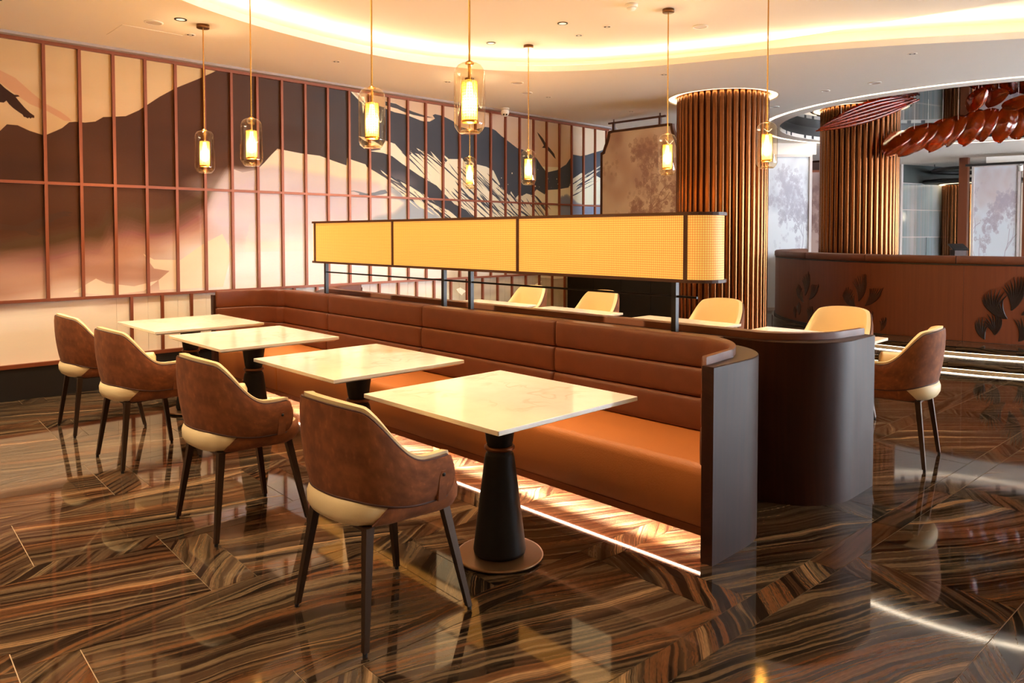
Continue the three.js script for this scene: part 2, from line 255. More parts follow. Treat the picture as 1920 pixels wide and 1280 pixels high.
function drawMural(x0) {
  const S = 2048 / 5.4;
  return canvasTex(2048, 1120, (c, W, H) => {
    seed = 99;
    const X = (x) => (x - x0) * S, Y = (y) => (3.26 - y) * S;
    const poly = (pts, grow = 0) => { c.beginPath(); pts.forEach(([x, y], i) => (i ? c.lineTo(X(x), Y(y)) : c.moveTo(X(x), Y(y)))); c.closePath(); };
    const blob = (x, y, rx, ry, col, a) => { const g = c.createRadialGradient(0, 0, 0, 0, 0, 1); g.addColorStop(0, `rgba(${col},${a})`); g.addColorStop(0.55, `rgba(${col},${a * 0.6})`); g.addColorStop(1, `rgba(${col},0)`); c.save(); c.translate(X(x), Y(y)); c.scale(rx * S, ry * S); c.fillStyle = g; c.fillRect(-1, -1, 2, 2); c.restore(); };
    const across = (stops) => { const g = c.createLinearGradient(X(0), 0, X(10), 0); stops.forEach(([x, col]) => g.addColorStop(x / 10, col)); return g; };
    c.fillStyle = across([[0, '#c5a273'], [1.3, '#c5a273'], [3.2, '#cdb084'], [5.5, '#cfb398'], [8, '#d2b7a0'], [10, '#ddcbb0']]); c.fillRect(0, 0, W, H);
    for (let i = 0; i < 40; i++) blob(rr(-1, 10), rr(2.5, 3.3), rr(0.3, 0.9), rr(0.06, 0.2), i % 2 ? '200,164,128' : '216,190,150', 0.25);
    // pale ground of the lower picture, its middle tinted with cool daylight
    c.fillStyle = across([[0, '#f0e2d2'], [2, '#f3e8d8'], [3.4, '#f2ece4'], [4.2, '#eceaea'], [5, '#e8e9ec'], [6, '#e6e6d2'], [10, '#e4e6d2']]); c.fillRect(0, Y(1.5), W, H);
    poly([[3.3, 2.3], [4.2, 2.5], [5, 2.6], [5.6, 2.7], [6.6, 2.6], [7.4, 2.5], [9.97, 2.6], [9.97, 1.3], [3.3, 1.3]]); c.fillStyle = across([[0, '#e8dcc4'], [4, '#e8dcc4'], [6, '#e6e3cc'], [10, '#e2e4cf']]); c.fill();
    // mountain
    const big = MUR.mount.map(([x, y]) => (x < 3.32 && y < 2.0 ? [x, y - 0.3] : [x, y])); big.unshift([-0.9, 1.0], [-0.9, 2.75], [-0.2, 2.5], [0.6, 2.62]);
    poly(big); c.fillStyle = across([[0, '#45230f'], [1.6, '#472611'], [3, '#4e2f1f'], [4.2, '#4a3b36'], [5.2, '#45464c'], [6.6, '#414650'], [10, '#48505b']]); c.fill();
    c.save(); poly(big); c.clip();
    for (let i = 0; i < 60; i++) { const x = rr(-0.9, 4.5); blob(x, rr(1.3, 2.7), rr(0.3, 0.8), rr(0.1, 0.35), i % 3 ? '92,56,32' : '58,34,22', 0.3); }
    for (let i = 0; i < 30; i++) blob(rr(4.5, 9.9), rr(1.8, 3.2), rr(0.2, 0.6), rr(0.08, 0.25), i % 2 ? '70,70,76' : '56,60,70', 0.3);
    c.restore();
    poly(MUR.pink1); c.fillStyle = 'rgba(190,128,92,0.55)'; c.fill();
    // mist
    const soft = (pts, col, r, n = 34) => { for (let k = 0; k < n; k++) { const a = k * 2.399, d = r * Math.sqrt(k / n); poly(pts.map(([x, y]) => [x + d * Math.cos(a), y + d * Math.sin(a)])); c.fillStyle = `rgba(${col},${2.6 / n})`; c.fill(); } };
    const low = [[-0.9, 1.5], ...MUR.mist1.slice(0, -1), [1.0, 0.9], [-0.9, 0.9]];
    soft(low, '92,58,40', 0.2, 60); soft(low.map(([x, y]) => [x, y > 1.2 ? y - 0.1 : y]), '146,104,86', 0.14, 60); soft(low.map(([x, y]) => [x, y > 1.2 ? y - 0.24 : y]), '180,140,118', 0.16, 60);
    soft(MUR.mist2, '206,190,188', 0.07); soft(MUR.mist2.map(([x, y]) => [x, y - 0.15]), '212,208,214', 0.14);  // printed mist, with the cool daylight put into its colour
    for (let i = 0; i < 110; i++) { const x = rr(-0.9, 3.4), y = rr(0.85, 1.35); blob(x, y, rr(0.2, 0.6), rr(0.05, 0.16), ['190,150,128', '150,110,92', '200,164,140', '160,118,102'][i % 4], 0.3); }
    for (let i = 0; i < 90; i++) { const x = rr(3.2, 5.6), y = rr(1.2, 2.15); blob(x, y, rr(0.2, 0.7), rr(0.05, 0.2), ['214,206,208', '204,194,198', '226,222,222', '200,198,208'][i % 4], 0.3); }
    for (let i = 0; i < 90; i++) { const x = rr(-0.9, 6.2), y = rr(0.3, 0.95); blob(x, y, rr(0.3, 0.9), rr(0.08, 0.22), ['240,226,208', '246,238,222', '232,214,196'][i % 3], 0.4); }
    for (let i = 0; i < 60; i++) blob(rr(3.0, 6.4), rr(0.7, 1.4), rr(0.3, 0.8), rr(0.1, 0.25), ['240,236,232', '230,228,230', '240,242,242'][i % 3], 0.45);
    // petals of mist with clear edges
    poly([[1.87, 0.95], [2.07, 1.07], [2.16, 1.02], [2.41, 0.98], [2.64, 1.03], [2.5, 0.93], [2.2, 0.9]]); c.fillStyle = 'rgba(246,228,200,0.7)'; c.fill();
    poly([[2.5, 1.3], [2.6, 1.24], [2.86, 1.23], [3.09, 1.39], [3.3, 1.5], [3.4, 1.3], [3.3, 0.93], [2.65, 0.93], [2.64, 1.03], [2.75, 1.12], [2.6, 1.15]]); c.fillStyle = 'rgba(240,220,190,0.75)'; c.fill();
    soft(MUR.bluefar, '150,164,180', 0.05); soft(MUR.bluefar2, '120,138,160', 0.03);
    soft(MUR.brown3, '176,156,140', 0.1);
    for (let i = 0; i < 50; i++) blob(rr(6.3, 8.9), rr(0.4, 1.0), rr(0.1, 0.4), rr(0.04, 0.12), ['196,178,160', '150,132,118', '214,200,184'][i % 3], 0.35);
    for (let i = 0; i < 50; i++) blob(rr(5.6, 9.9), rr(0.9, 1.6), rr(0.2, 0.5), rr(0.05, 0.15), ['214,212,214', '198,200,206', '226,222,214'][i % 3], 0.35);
    // dry-brush strokes
    const stroke = (x, y, len, ang, w, col) => {
      const dx = Math.cos(ang), dy = Math.sin(ang), n = 7, up = [], dn = []; let b = rr(-0.05, 0.05);
      for (let i = 0; i <= n; i++) { const t = i / n, ww = w * Math.sin(Math.PI * Math.pow(t, 0.6)) * rr(0.6, 1.15), o = b * t * (1 - t) * len * 4; up.push([x + dx * len * t - dy * (o + ww), y + dy * len * t + dx * (o + ww)]); dn.unshift([x + dx * len * t - dy * (o - ww), y + dy * len * t + dx * (o - ww)]); }
      poly([...up, ...dn]); c.fillStyle = col; c.fill();
    };
    const dk = '#434954', ck = '#e6e2cb', band = (n, a, b, spread, ang, l0, l1, w, dark) => { for (let i = 0; i < n; i++) { const t = rnd(); stroke(mix(a[0], b[0], t) + rr(-0.1, 0.1), mix(a[1], b[1], t) + rr(-spread, spread), rr(l0, l1), ang + rr(-0.08, 0.08), rr(0.3, 1) * w, rnd() < dark ? dk : ck); } };
    stroke(5.0, 2.7, 0.55, -0.35, 0.03, ck); stroke(4.86, 3.27, 0.5, -0.6, 0.012, ck); stroke(4.95, 3.27, 0.45, -0.7, 0.012, ck); stroke(5.08, 3.27, 0.35, -0.8, 0.014, ck);
    poly(MUR.cream_streak); c.fillStyle = '#e2cdb2'; c.fill(); poly(MUR.dark_streak); c.fillStyle = '#4a4a4e'; c.fill();
    band(26, [5.0, 2.42], [6.2, 1.85], 0.05, -0.47, 0.3, 0.8, 0.016, 0.55);
    band(26, [5.7, 2.1], [6.5, 1.72], 0.09, -0.55, 0.25, 0.6, 0.03, 0.5);
    band(22, [5.5, 2.62], [6.6, 2.5], 0.05, -0.62, 0.25, 0.7, 0.016, 0.35);
    band(44, [6.6, 2.52], [7.4, 2.1], 0.08, -0.62, 0.3, 0.8, 0.018, 0.5);
    band(30, [6.4, 2.2], [7.6, 1.75], 0.12, -0.6, 0.4, 0.9, 0.02, 0.62);
    band(26, [7.4, 2.1], [8.5, 2.0], 0.08, -0.7, 0.2, 0.5, 0.016, 0.5);
    band(30, [7.2, 1.85], [8.7, 1.65], 0.12, -0.5, 0.4, 0.9, 0.018, 0.55);
    band(26, [8.85, 2.2], [9.3, 2.35], 0.14, 0.42, 0.25, 0.7, 0.014, 0.4);
    for (let i = 0; i < 40; i++) { c.beginPath(); c.arc(X(rr(7.35, 9.6)), Y(rr(2.05, 2.5)), rr(1, 5), 0, 7); c.fillStyle = ck; c.fill(); }
    for (const k of ['fish', 'fleck1', 'fleck2']) { poly(MUR[k]); c.fillStyle = '#f2ead6'; c.fill(); }
    poly(MUR.bird1); c.fillStyle = '#33190c'; c.fill(); poly(MUR.bird2); c.fillStyle = '#443a38'; c.fill();
    poly(MUR.bird3); c.fillStyle = 'rgba(70,44,28,0.75)'; c.fill(); poly(MUR.bird4); c.fillStyle = '#7d8997'; c.fill();
  });
}
const B0 = 1.666, BS = 0.2904, WZ = -7.89, MIDX = B0 + BS * 10;
{
  const wall = thing('wall_back', 'long mural wall with mountain painting between copper-brown battens', 'wall', [0, 0, 0], 0, null, 'structure');
  part('wall_core', box(-2.6, 23, -0.2, 3.8, -8.12, WZ - 0.012), M.shellWall, wall);
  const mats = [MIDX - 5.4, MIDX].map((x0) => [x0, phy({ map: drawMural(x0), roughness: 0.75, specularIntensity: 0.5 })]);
  const panel = (x0, x1, y0, y1) => {
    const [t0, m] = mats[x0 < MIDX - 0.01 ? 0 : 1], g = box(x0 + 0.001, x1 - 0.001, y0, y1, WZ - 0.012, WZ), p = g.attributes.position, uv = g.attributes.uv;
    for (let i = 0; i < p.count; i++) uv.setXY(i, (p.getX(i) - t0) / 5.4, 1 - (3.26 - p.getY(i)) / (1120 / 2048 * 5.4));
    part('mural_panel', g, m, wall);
  };
  const battenV = (x, y0, y1) => part('batten', box(x - 0.0135, x + 0.0135, y0, y1, WZ, WZ + 0.03), M.copper, wall);
  const YM = 1.965, YL = 0.89;
  for (let i = -8; i <= 27; i++) {
    const x = B0 + BS * i - (i < 0 ? 0.16 : 0), n = i === -1 ? B0 : x + BS;
    panel(x, n, YM, 3.26); panel(x, n, YL, YM);
    battenV(x, YL + 0.014, 3.23);
    if (i >= 2) { panel(x, x + BS / 2, 0.32, YL); panel(x + BS / 2, n, 0.32, YL); battenV(x + BS * 0.45, 0.33, YL - 0.013); }
  }
  for (const [a, b] of [[-8, -2], [-2, 2]]) panel(B0 + BS * a - 0.16, B0 + BS * b - (b < 0 ? 0.16 : 0), 0.32, YL);
  battenV(B0 + BS * 28, YL, 3.23);
  for (const y of [YM, YL]) part('cross_batten', box(-0.8, 9.85, y - 0.0135, y + 0.0135, WZ, WZ + 0.028), M.copper, wall);
  part('top_rail', box(-0.8, 9.85, 3.225, 3.262, WZ, WZ + 0.035), M.copper, wall);
  part('base_rail', box(-0.8, 8.83, 0.29, 0.325, WZ, WZ + 0.04), M.copper, wall);
  const bb = solo('baseboard_back', box(-2.6, 8.83, 0, 0.29, WZ - 0.012, WZ + 0.025), M.plinth, 'black plinth running along the foot of the mural wall', 'baseboard', null, 'structure');
  solo('trim_1', box(-2.6, 9.97, 3.255, 3.285, WZ - 0.012, WZ + 0.11), M.trough, 'grey recessed trim strip where mural wall meets ceiling', 'trim', null, 'structure');
}

// ------------------------------------------------------------------ other walls, windows toward the daylight side
solo('wall_left', box(-2.8, -2.6, -0.2, 3.8, -8.12, 5.2), M.shellWall, 'plain beige wall at the near end of the room', 'wall', null, 'structure');
solo('wall_right', box(23, 23.2, -0.2, 3.8, -8.12, 5.2), M.shellWall, 'plain beige wall at the far end of the room', 'wall', null, 'structure');
{
  const w = thing('wall_front', 'beige wall with tall windows facing the street', 'wall', [0, 0, 0], 0, null, 'structure');
  const bays = []; for (let i = 0; i < 7; i++) bays.push([8.4 + i * 2.05, 8.4 + i * 2.05 + 1.8]);
  part('wall_core', box(-2.6, bays[0][0], -0.2, 3.8, 5, 5.2), M.shellWall, w);
  part('wall_core', box(bays[6][1], 23, -0.2, 3.8, 5, 5.2), M.shellWall, w);
  part('sill_wall', box(bays[0][0], bays[6][1], -0.2, 0.12, 5, 5.2), M.shellWall, w);
  part('header_wall', box(bays[0][0], bays[6][1], 3.0, 3.8, 5, 5.2), M.shellWall, w);
  for (let i = 0; i < 6; i++) part('pier', box(bays[i][1], bays[i + 1][0], 0.12, 3.0, 5, 5.2), M.shellWall, w);
  bays.forEach(([a, b], i) => {
    const win = thing('window_' + (i + 1), 'tall street window pane in a dark frame, bay ' + ['one', 'two', 'three', 'four', 'five', 'six', 'seven'][i] + ' from the banquettes', 'window', [0, 0, 0], 0, null, 'structure');
    part('pane', box(a, b, 0.12, 3.0, 5.1, 5.104), M.pane, win);
    for (const [x0, x1, y0, y1] of [[a, a + 0.05, 0.12, 3], [b - 0.05, b, 0.12, 3], [a + 0.05, b - 0.05, 0.12, 0.17], [a + 0.05, b - 0.05, 2.95, 3], [(a + b) / 2 - 0.02, (a + b) / 2 + 0.02, 0.17, 2.95]]) part('frame', box(x0, x1, y0, y1, 5.07, 5.13), M.darkMetal, win);
  });
}

// ------------------------------------------------------------------ ceiling with the big light cove, ring recess and column haloes
const COL1 = [8.82, -5.15], COL2 = [12.35, -4.75], RC = [13.3, -3.1];
const covePts = [[2.165, -5.875], [2.885, -6.144], [3.567, -6.272], [4.19, -6.328], [4.813, -6.273], [5.382, -6.073], [5.873, -5.745], [6.254, -5.304], [6.545, -4.807], [6.763, -4.289], [7.143, -3.326], [7.588, -2.498], [8.112, -1.674], [8.6, -0.7], [8.8, 0.4], [8.3, 1.6], [7.0, 2.5], [5.0, 2.8], [2.9, 2.4], [1.2, 1.2], [0.2, -0.6], [-0.1, -2.4], [0.35, -4.0], [1.2, -5.2]];
const coveCurve = new THREE.CatmullRomCurve3(covePts.map(([x, z]) => V(x, 0, z)), true, 'centripetal');
const CN = 144, coveXZ = coveCurve.getSpacedPoints(CN).slice(0, CN).map((p) => [p.x, p.z]);
const coveOut = coveXZ.map((p, i) => { const a = coveXZ[(i + CN - 1) % CN], b = coveXZ[(i + 1) % CN], dx = b[0] - a[0], dz = b[1] - a[1], l = Math.hypot(dx, dz); return [dz / l * 1, -dx / l * 1]; });
{ // make sure the normals point outward
  const k = 40, c = [4, -2], d = [coveXZ[3][0] - c[0], coveXZ[3][1] - c[1]]; if (d[0] * coveOut[3][0] + d[1] * coveOut[3][1] < 0) coveOut.forEach((n) => { n[0] *= -1; n[1] *= -1; });
}
const coveAt = (i, o) => [coveXZ[i][0] + coveOut[i][0] * o, coveXZ[i][1] + coveOut[i][1] * o];
{
  const room = [[-2.6, -7.91], [23, -7.91], [23, 5], [-2.6, 5]];
  const c = thing('ceiling', 'cream plaster ceiling with curved cove recess and round openings', 'ceiling', [0, 0, 0], 0, null, 'structure');
  part('lower_ceiling', slab(room, [coveXZ, circle(...COL1, 0.7), circle(...RC, 3.43)], 3.28, 3.345), M.ceiling, c);
  part('ceiling_ring', slab(circle(...RC, 3.36), [circle(...RC, 3.12)], 3.28, 3.345), M.ceiling, c);
  const crease = [[6.75, -7.91], [7.0, -5.6], [7.12, -4.72], [7.3, -3.4], [7.42, -2.45], [7.55, -1.56], [7.75, 0], [8, 2], [8.2, 5]];
  part('upper_ceiling', slab([[-2.6, -7.91], ...crease, [-2.6, 5]], [], 3.48, 3.8), M.ceiling, c);
  part('raised_ceiling', slab([...crease, [23, 5], [23, -7.91]], [], 3.535, 3.8), M.ceiling, c);
  const skirt = []; for (let i = 0; i < CN; i++) { const a = coveAt(i, 0.42), b = coveAt(i, 0.46); skirt.push([[a[0], 3.345, a[1]], [b[0], 3.345, b[1]], [b[0], 3.6, b[1]], [a[0], 3.6, a[1]]]); }
  part('cove_skirt', loft(skirt, { closedPath: true }), M.ceiling, c);
  // dark mirror recess over the round booth
  const rec = thing('ceiling_recess', 'black mirrored round ceiling recess above the curved booth', 'ceiling recess', [0, 0, 0], 0, null, 'structure');
  part('mirror_disc', slab(circle(...RC, 3.14), [circle(...COL2, 0.74, 48)], 3.505, 3.53), M.mirror, rec);
  const rim = circle(...RC, 1, 96).map(([x, z]) => [x - RC[0], z - RC[1]]);
  part('rim', loft(rim.map(([a, b]) => [[3.12, 3.29], [3.15, 3.29], [3.15, 3.53], [3.12, 3.53]].map(([r, y]) => [RC[0] + a * r, y, RC[1] + b * r])), { closedPath: true }), M.darkMetal, rec);
  const led = solo('ring_led_light', loft(rim.map(([a, b]) => [[3.365, 3.3], [3.425, 3.3], [3.425, 3.306], [3.365, 3.306]].map(([r, y]) => [RC[0] + a * r, y, RC[1] + b * r])), { closedPath: true }), M.ringLed, 'thin white light line circling the mirrored ceiling recess', 'light');
  for (let i = 0; i < 24; i++) { const p = (k) => [RC[0] + 3.395 * Math.cos(k / 24 * 2 * Math.PI), 3.296, RC[1] + 3.395 * Math.sin(k / 24 * 2 * Math.PI)]; lineLight('ring_led_light', p(i), p(i + 1), [0, -1, 0], 0.05, SOFT, L.ring); }
  const cl = []; for (let i = 0; i < CN; i++) cl.push([[0.1, 3.352], [0.15, 3.352], [0.15, 3.368], [0.1, 3.368]].map(([o, y]) => { const p = coveAt(i, o); return [p[0], y, p[1]]; }));
  solo('cove_led_light', loft(cl, { closedPath: true }), M.cove, 'warm light strip hidden in the curved ceiling cove', 'light');
  for (let i = 0; i < CN; i += 3) {
    const p = coveAt(i, 0.125), q = coveAt((i + 3) % CN, 0.125), t = coveAt(i, -0.02), len = Math.hypot(q[0] - p[0], q[1] - p[1]);
    const l = new THREE.RectAreaLight(WARM, L.cove, len, 0.05); l.name = 'cove_led_light'; l.position.set((p[0] + q[0]) / 2, 3.372, (p[1] + q[1]) / 2);
    const d = V((t[0] - p[0]), 0.16, (t[1] - p[1])), along = V(q[0] - p[0], 0, q[1] - p[1]).normalize(), zz = d.clone().negate().normalize(), yy = zz.clone().cross(along).normalize();
    l.quaternion.setFromRotationMatrix(new THREE.Matrix4().makeBasis(yy.clone().cross(zz), yy, zz)); scene.add(l);
  }
}

// ------------------------------------------------------------------ columns clad in vertical bronze fins
const finGeo = (h) => { const s = new THREE.Shape([[-0.036, -0.02], [0.036, -0.02], [0.036, 0.004], [0.031, 0.02], [0.017, 0.031], [-0.017, 0.031], [-0.031, 0.02], [-0.036, 0.004]].map((p) => new THREE.Vector2(...p))); const g = new THREE.ExtrudeGeometry(s, { depth: h, bevelEnabled: false }); g.rotateX(-Math.PI / 2); return g; };
function column([x, z], top, label, y0 = 0) {
  const c = thing('column', label, 'column', [x, y0, z]);
  part('core', cyl(0.545, 0.545, 0, top - y0, 0, 0, 48), M.finCore, c);
  const g = toCreasedNormals(finGeo(top - y0 - 0.05), 0.75); g.translate(0, 0.05, 0);
  for (let i = 0; i < 42; i++) { const a = i / 42 * 2 * Math.PI, f = part('fin', g, M.fin, c); f.position.set(0.556 * Math.sin(a), 0, 0.556 * Math.cos(a)); f.rotation.y = a + Math.PI; f.castShadow = true; }
  part('foot_ring', lathe([[0.54, 0], [0.6, 0], [0.6, 0.05], [0.54, 0.05]]), M.darkMetal, c);
  return c;
}
function halo([x, z], y, label, inner = 0.62) {
  const h = thing('halo_light', label, 'light', [x, y, z], 0, null, 'structure');
  part('dish', lathe([[0.55, 0.06], [0.7, 0.06], [0.71, 0.05], [0.71, 0.004], [0.692, 0.004], [0.69, 0.04], [0.55, 0.045]], 64), M.ceiling, h);
  part('glow_ring', lathe([[inner, 0.008], [0.69, 0.008], [0.69, 0.014], [inner, 0.014], [inner, 0.008]], 64), M.halo, h);
  for (let i = 0; i < 12; i++) { const p = (k) => [x + 0.655 * Math.cos(k / 12 * 2 * Math.PI), y + 0.004, z + 0.655 * Math.sin(k / 12 * 2 * Math.PI)]; lineLight('halo_light', p(i), p(i + 1), [0, -1, 0], 0.06, WARM, L.halo * 0.8); }
}
column(COL1, 3.38, 'round bronze-finned column just behind the cane light box');
column(COL2, 3.6, 'round bronze-finned column standing inside the curved wooden booth');
halo(COL1, 3.282, 'warm halo light round the top of the column behind the light box');
halo(COL2, 3.495, 'warm halo light round the top of the column inside the booth');

// ------------------------------------------------------------------ back-to-back banquettes
const SPINE = 3.75;
function benchPath(z0, z1, xe = 2.93, xo = 3.64, r = 0.4) {  // outer face in plan: end panel, arc, long back, arc, end panel
  const P = [], push = (x, z, nx, nz, bulge) => P.push({ x, z, nx, nz, bulge });
  for (let i = 0; i <= 4; i++) push(mix(xe, xo - r, i / 4), z0, 0, -1, 0.05 + 0.03 * sm(0, 1, i / 4));
  for (let i = 1; i <= 14; i++) { const a = i / 14 * Math.PI / 2; push(xo - r + r * Math.sin(a), z0 - r + r * Math.cos(a), -Math.sin(a), -Math.cos(a), 0.05 + 0.06 * Math.sin(Math.PI * clamp(0.2 + 0.8 * i / 14))); }
  const n = 44; for (let i = 1; i <= n; i++) push(xo, mix(z0 - r, z1 + r, i / n), -1, 0, 0.05);
  for (let i = 1; i <= 14; i++) { const a = i / 14 * Math.PI / 2; push(xo - r + r * Math.cos(a), z1 + r - r * Math.sin(a), -Math.cos(a), Math.sin(a), 0.05 + 0.06 * Math.sin(Math.PI * clamp(0.8 - 0.8 * i / 14 + 0.2 * i / 14))); }
  for (let i = 1; i <= 4; i++) push(mix(xo - r, xe, i / 4), z1, 0, 1, 0.08 - 0.03 * sm(0, 1, i / 4));
  let s = 0; P.forEach((p, i) => { if (i) s += Math.hypot(p.x - P[i - 1].x, p.z - P[i - 1].z); p.s = s; });
  const at = (t) => { let i = P.findIndex((p) => p.s >= t); if (i < 1) i = t <= 0 ? 1 : P.length - 1; const a = P[i - 1], b = P[i], k = clamp((t - a.s) / (b.s - a.s)); const q = {}; for (const m of ['x', 'z', 'nx', 'nz', 'bulge', 's']) q[m] = mix(a[m], b[m], k); const l = Math.hypot(q.nx, q.nz); q.nx /= l; q.nz /= l; return q; };
  return { P, at, len: s };
}
const sweep = (stations, prof) => stations.map((q, i) => prof(q, i).map(([o, y]) => [q.x + q.nx * o, y, q.z + q.nz * o]));
function banquette(z0, z1, mirror, label) {
  const b = thing('banquette', label, 'bench', [mirror ? 4.5 : 3.0, 0, (z0 + z1) / 2]), ox = b.position.x, oz = b.position.z;
  const put = (name, g, m) => { let q = mirror ? flipX(g, SPINE) : g; q = q.index ? q.toNonIndexed() : q; q.translate(-ox, 0, -oz); return part(name, q, m, b); };
  const path = benchPath(z0, z1), TOP = 0.9;
  put('wood_shell', loft(sweep(path.P, (q) => [[0, 0], [0, TOP - 0.004], [0.004, TOP], [q.bulge + 0.01, TOP], [q.bulge + 0.01, 0]]), { crease: 0.5 }), M.wood);
  // leather rolls in sections
  const cuts = [0.022, ...[-3.22, -4.58, -6.02].map((z) => path.P.find((p) => p.nx === -1 && p.z <= z - (-1.74 - z0)).s), path.len - 0.022];
  const rolls = [[0.434, 0.612, 0.125], [0.614, 0.772, 0.115], [0.774, 0.94, 0.105]];
  for (let c = 0; c < 4; c++) for (const [y0, y1, d] of rolls) {
    const s0 = cuts[c], s1 = cuts[c + 1], n = Math.max(14, Math.ceil((s1 - s0) / 0.055)), st = [];
    for (const e of [0, 0.004, 0.012, 0.024]) st.push([s0 + e, e]);
    for (let i = 1; i < n; i++) { const s = mix(s0 + 0.03, s1 - 0.03, i / n); st.push([s, 1]); }
    for (const e of [0.024, 0.012, 0.004, 0]) st.push([s1 - e, e]);
    put('back_cushion', loft(st.map(([s, e]) => {
      const q = path.at(s), f = e >= 0.024 ? 0 : 1 - Math.sqrt(1 - (1 - e / 0.024) ** 2), k = (1 - 0.24 * f) * mix(0.3, 1, sm(0.35, 1.0, Math.min(s, path.len - s))), ym = (y0 + y1) / 2, hh = (y1 - y0) / 2 * (1 - 0.06 * f), dd = d * k, bo = q.bulge;
      const pts = []; for (let i = 0; i <= 12; i++) { const a = -Math.PI / 2 + Math.PI * i / 12, cy = Math.sign(Math.sin(a)) * Math.pow(Math.abs(Math.sin(a)), 0.62), cxx = Math.pow(Math.max(0, Math.cos(a)), 0.5); pts.push([bo + dd * (0.74 + 0.26 * cxx), ym + hh * cy]); }
      pts.push([bo, ym + hh * 0.98], [bo, ym - hh]);
      return pts.map(([o, y]) => [q.x + q.nx * o, y, q.z + q.nz * o]);
    }), { crease: 1.1 }), M.leather);
  }
  // seat sections
  const zs = [z0 - 0.052, -3.22, -4.58, -6.02, z1 + 0.052];
  for (let i = 0; i < 4; i++) {
    const a = zs[i], e = zs[i + 1], prof = [[3.5, 0.138], [2.985, 0.138], [2.978, 0.15], [2.972, 0.38], [2.976, 0.405], [2.99, 0.424], [3.01, 0.432], [3.25, 0.438], [3.5, 0.432]];
    const back = (z) => { const d = Math.min(z0 - z, z - z1); return d < 0.4 ? 3.24 + Math.sqrt(Math.max(0, 0.16 - (0.4 - d) ** 2)) - 0.14 : 3.5; };
    const st = [[a, 0.93], [a - 0.006, 0.98], [a - 0.016, 1], [mix(a, e, 0.06), 1], [mix(a, e, 0.12), 1], [mix(a, e, 0.2), 1], [mix(a, e, 0.3), 1], [mix(a, e, 0.7), 1], [mix(a, e, 0.8), 1], [mix(a, e, 0.88), 1], [mix(a, e, 0.94), 1], [e + 0.016, 1], [e + 0.006, 0.98], [e, 0.93]];
    put('seat_cushion', loft(st.map(([z, k]) => prof.map(([x, y]) => [Math.min(back(z), 3.24 + (x - 3.24) * mix(1, k, 0.35)), y > 0.2 ? 0.28 + (y - 0.28) * k : y, z])), { crease: 0.9 }), M.seat);
  }
  put('base_strip', box(2.98, 3.3, 0.1, 0.138, z1 + 0.05, z0 - 0.05), M.kick);
  put('toe_kick', box(3.27, 3.3, 0, 0.1, z1 + 0.05, z0 - 0.05), M.kick);
  put('led_strip_light', box(3.016, 3.024, 0.094, 0.0995, z1 + 0.06, z0 - 0.06), M.led);
  for (const z of [-3.9, -5.4]) put('foot_block', box(3.06, 3.27, 0, 0.1, z - 0.03, z + 0.03), M.kick);
  return b;
}
banquette(-1.74, -7.3, false, 'brown leather banquette with channelled back facing the four front tables');
banquette(-1.65, -7.21, true, 'brown leather banquette on far side of light box, wooden back toward us');
function underLight(x, dir, z0, z1) {
  const n = 4, m = x;
  for (let i = 0; i < n; i++) { const a = mix(z0, z1, i / n), b = mix(z0, z1, (i + 1) / n); const l = areaLight('led_strip_light', 0.008, Math.abs(b - a), new THREE.Color(1, 0.93, 0.8), L.bench, [m, 0.09, (a + b) / 2], [m + dir * 0.11, 0, (a + b) / 2]); }
}
underLight(3.02, 1, -1.8, -7.24);
underLight(7.5 - 3.02, -1, -1.71, -7.15);
// spine between the benches
{
  const s = thing('spine_shelf', 'narrow wooden shelf between the two banquettes carrying the light box', 'shelf', [SPINE, 0, -4.5]);
  part('cabinet', box(-0.105, 0.105, 0, 0.88, -2.3, 2.25), M.wood, s);
  part('cap', rbox(-0.108, 0.108, 0.88, 0.902, -2.32, 2.27, 0.004), M.redWood, s);
}
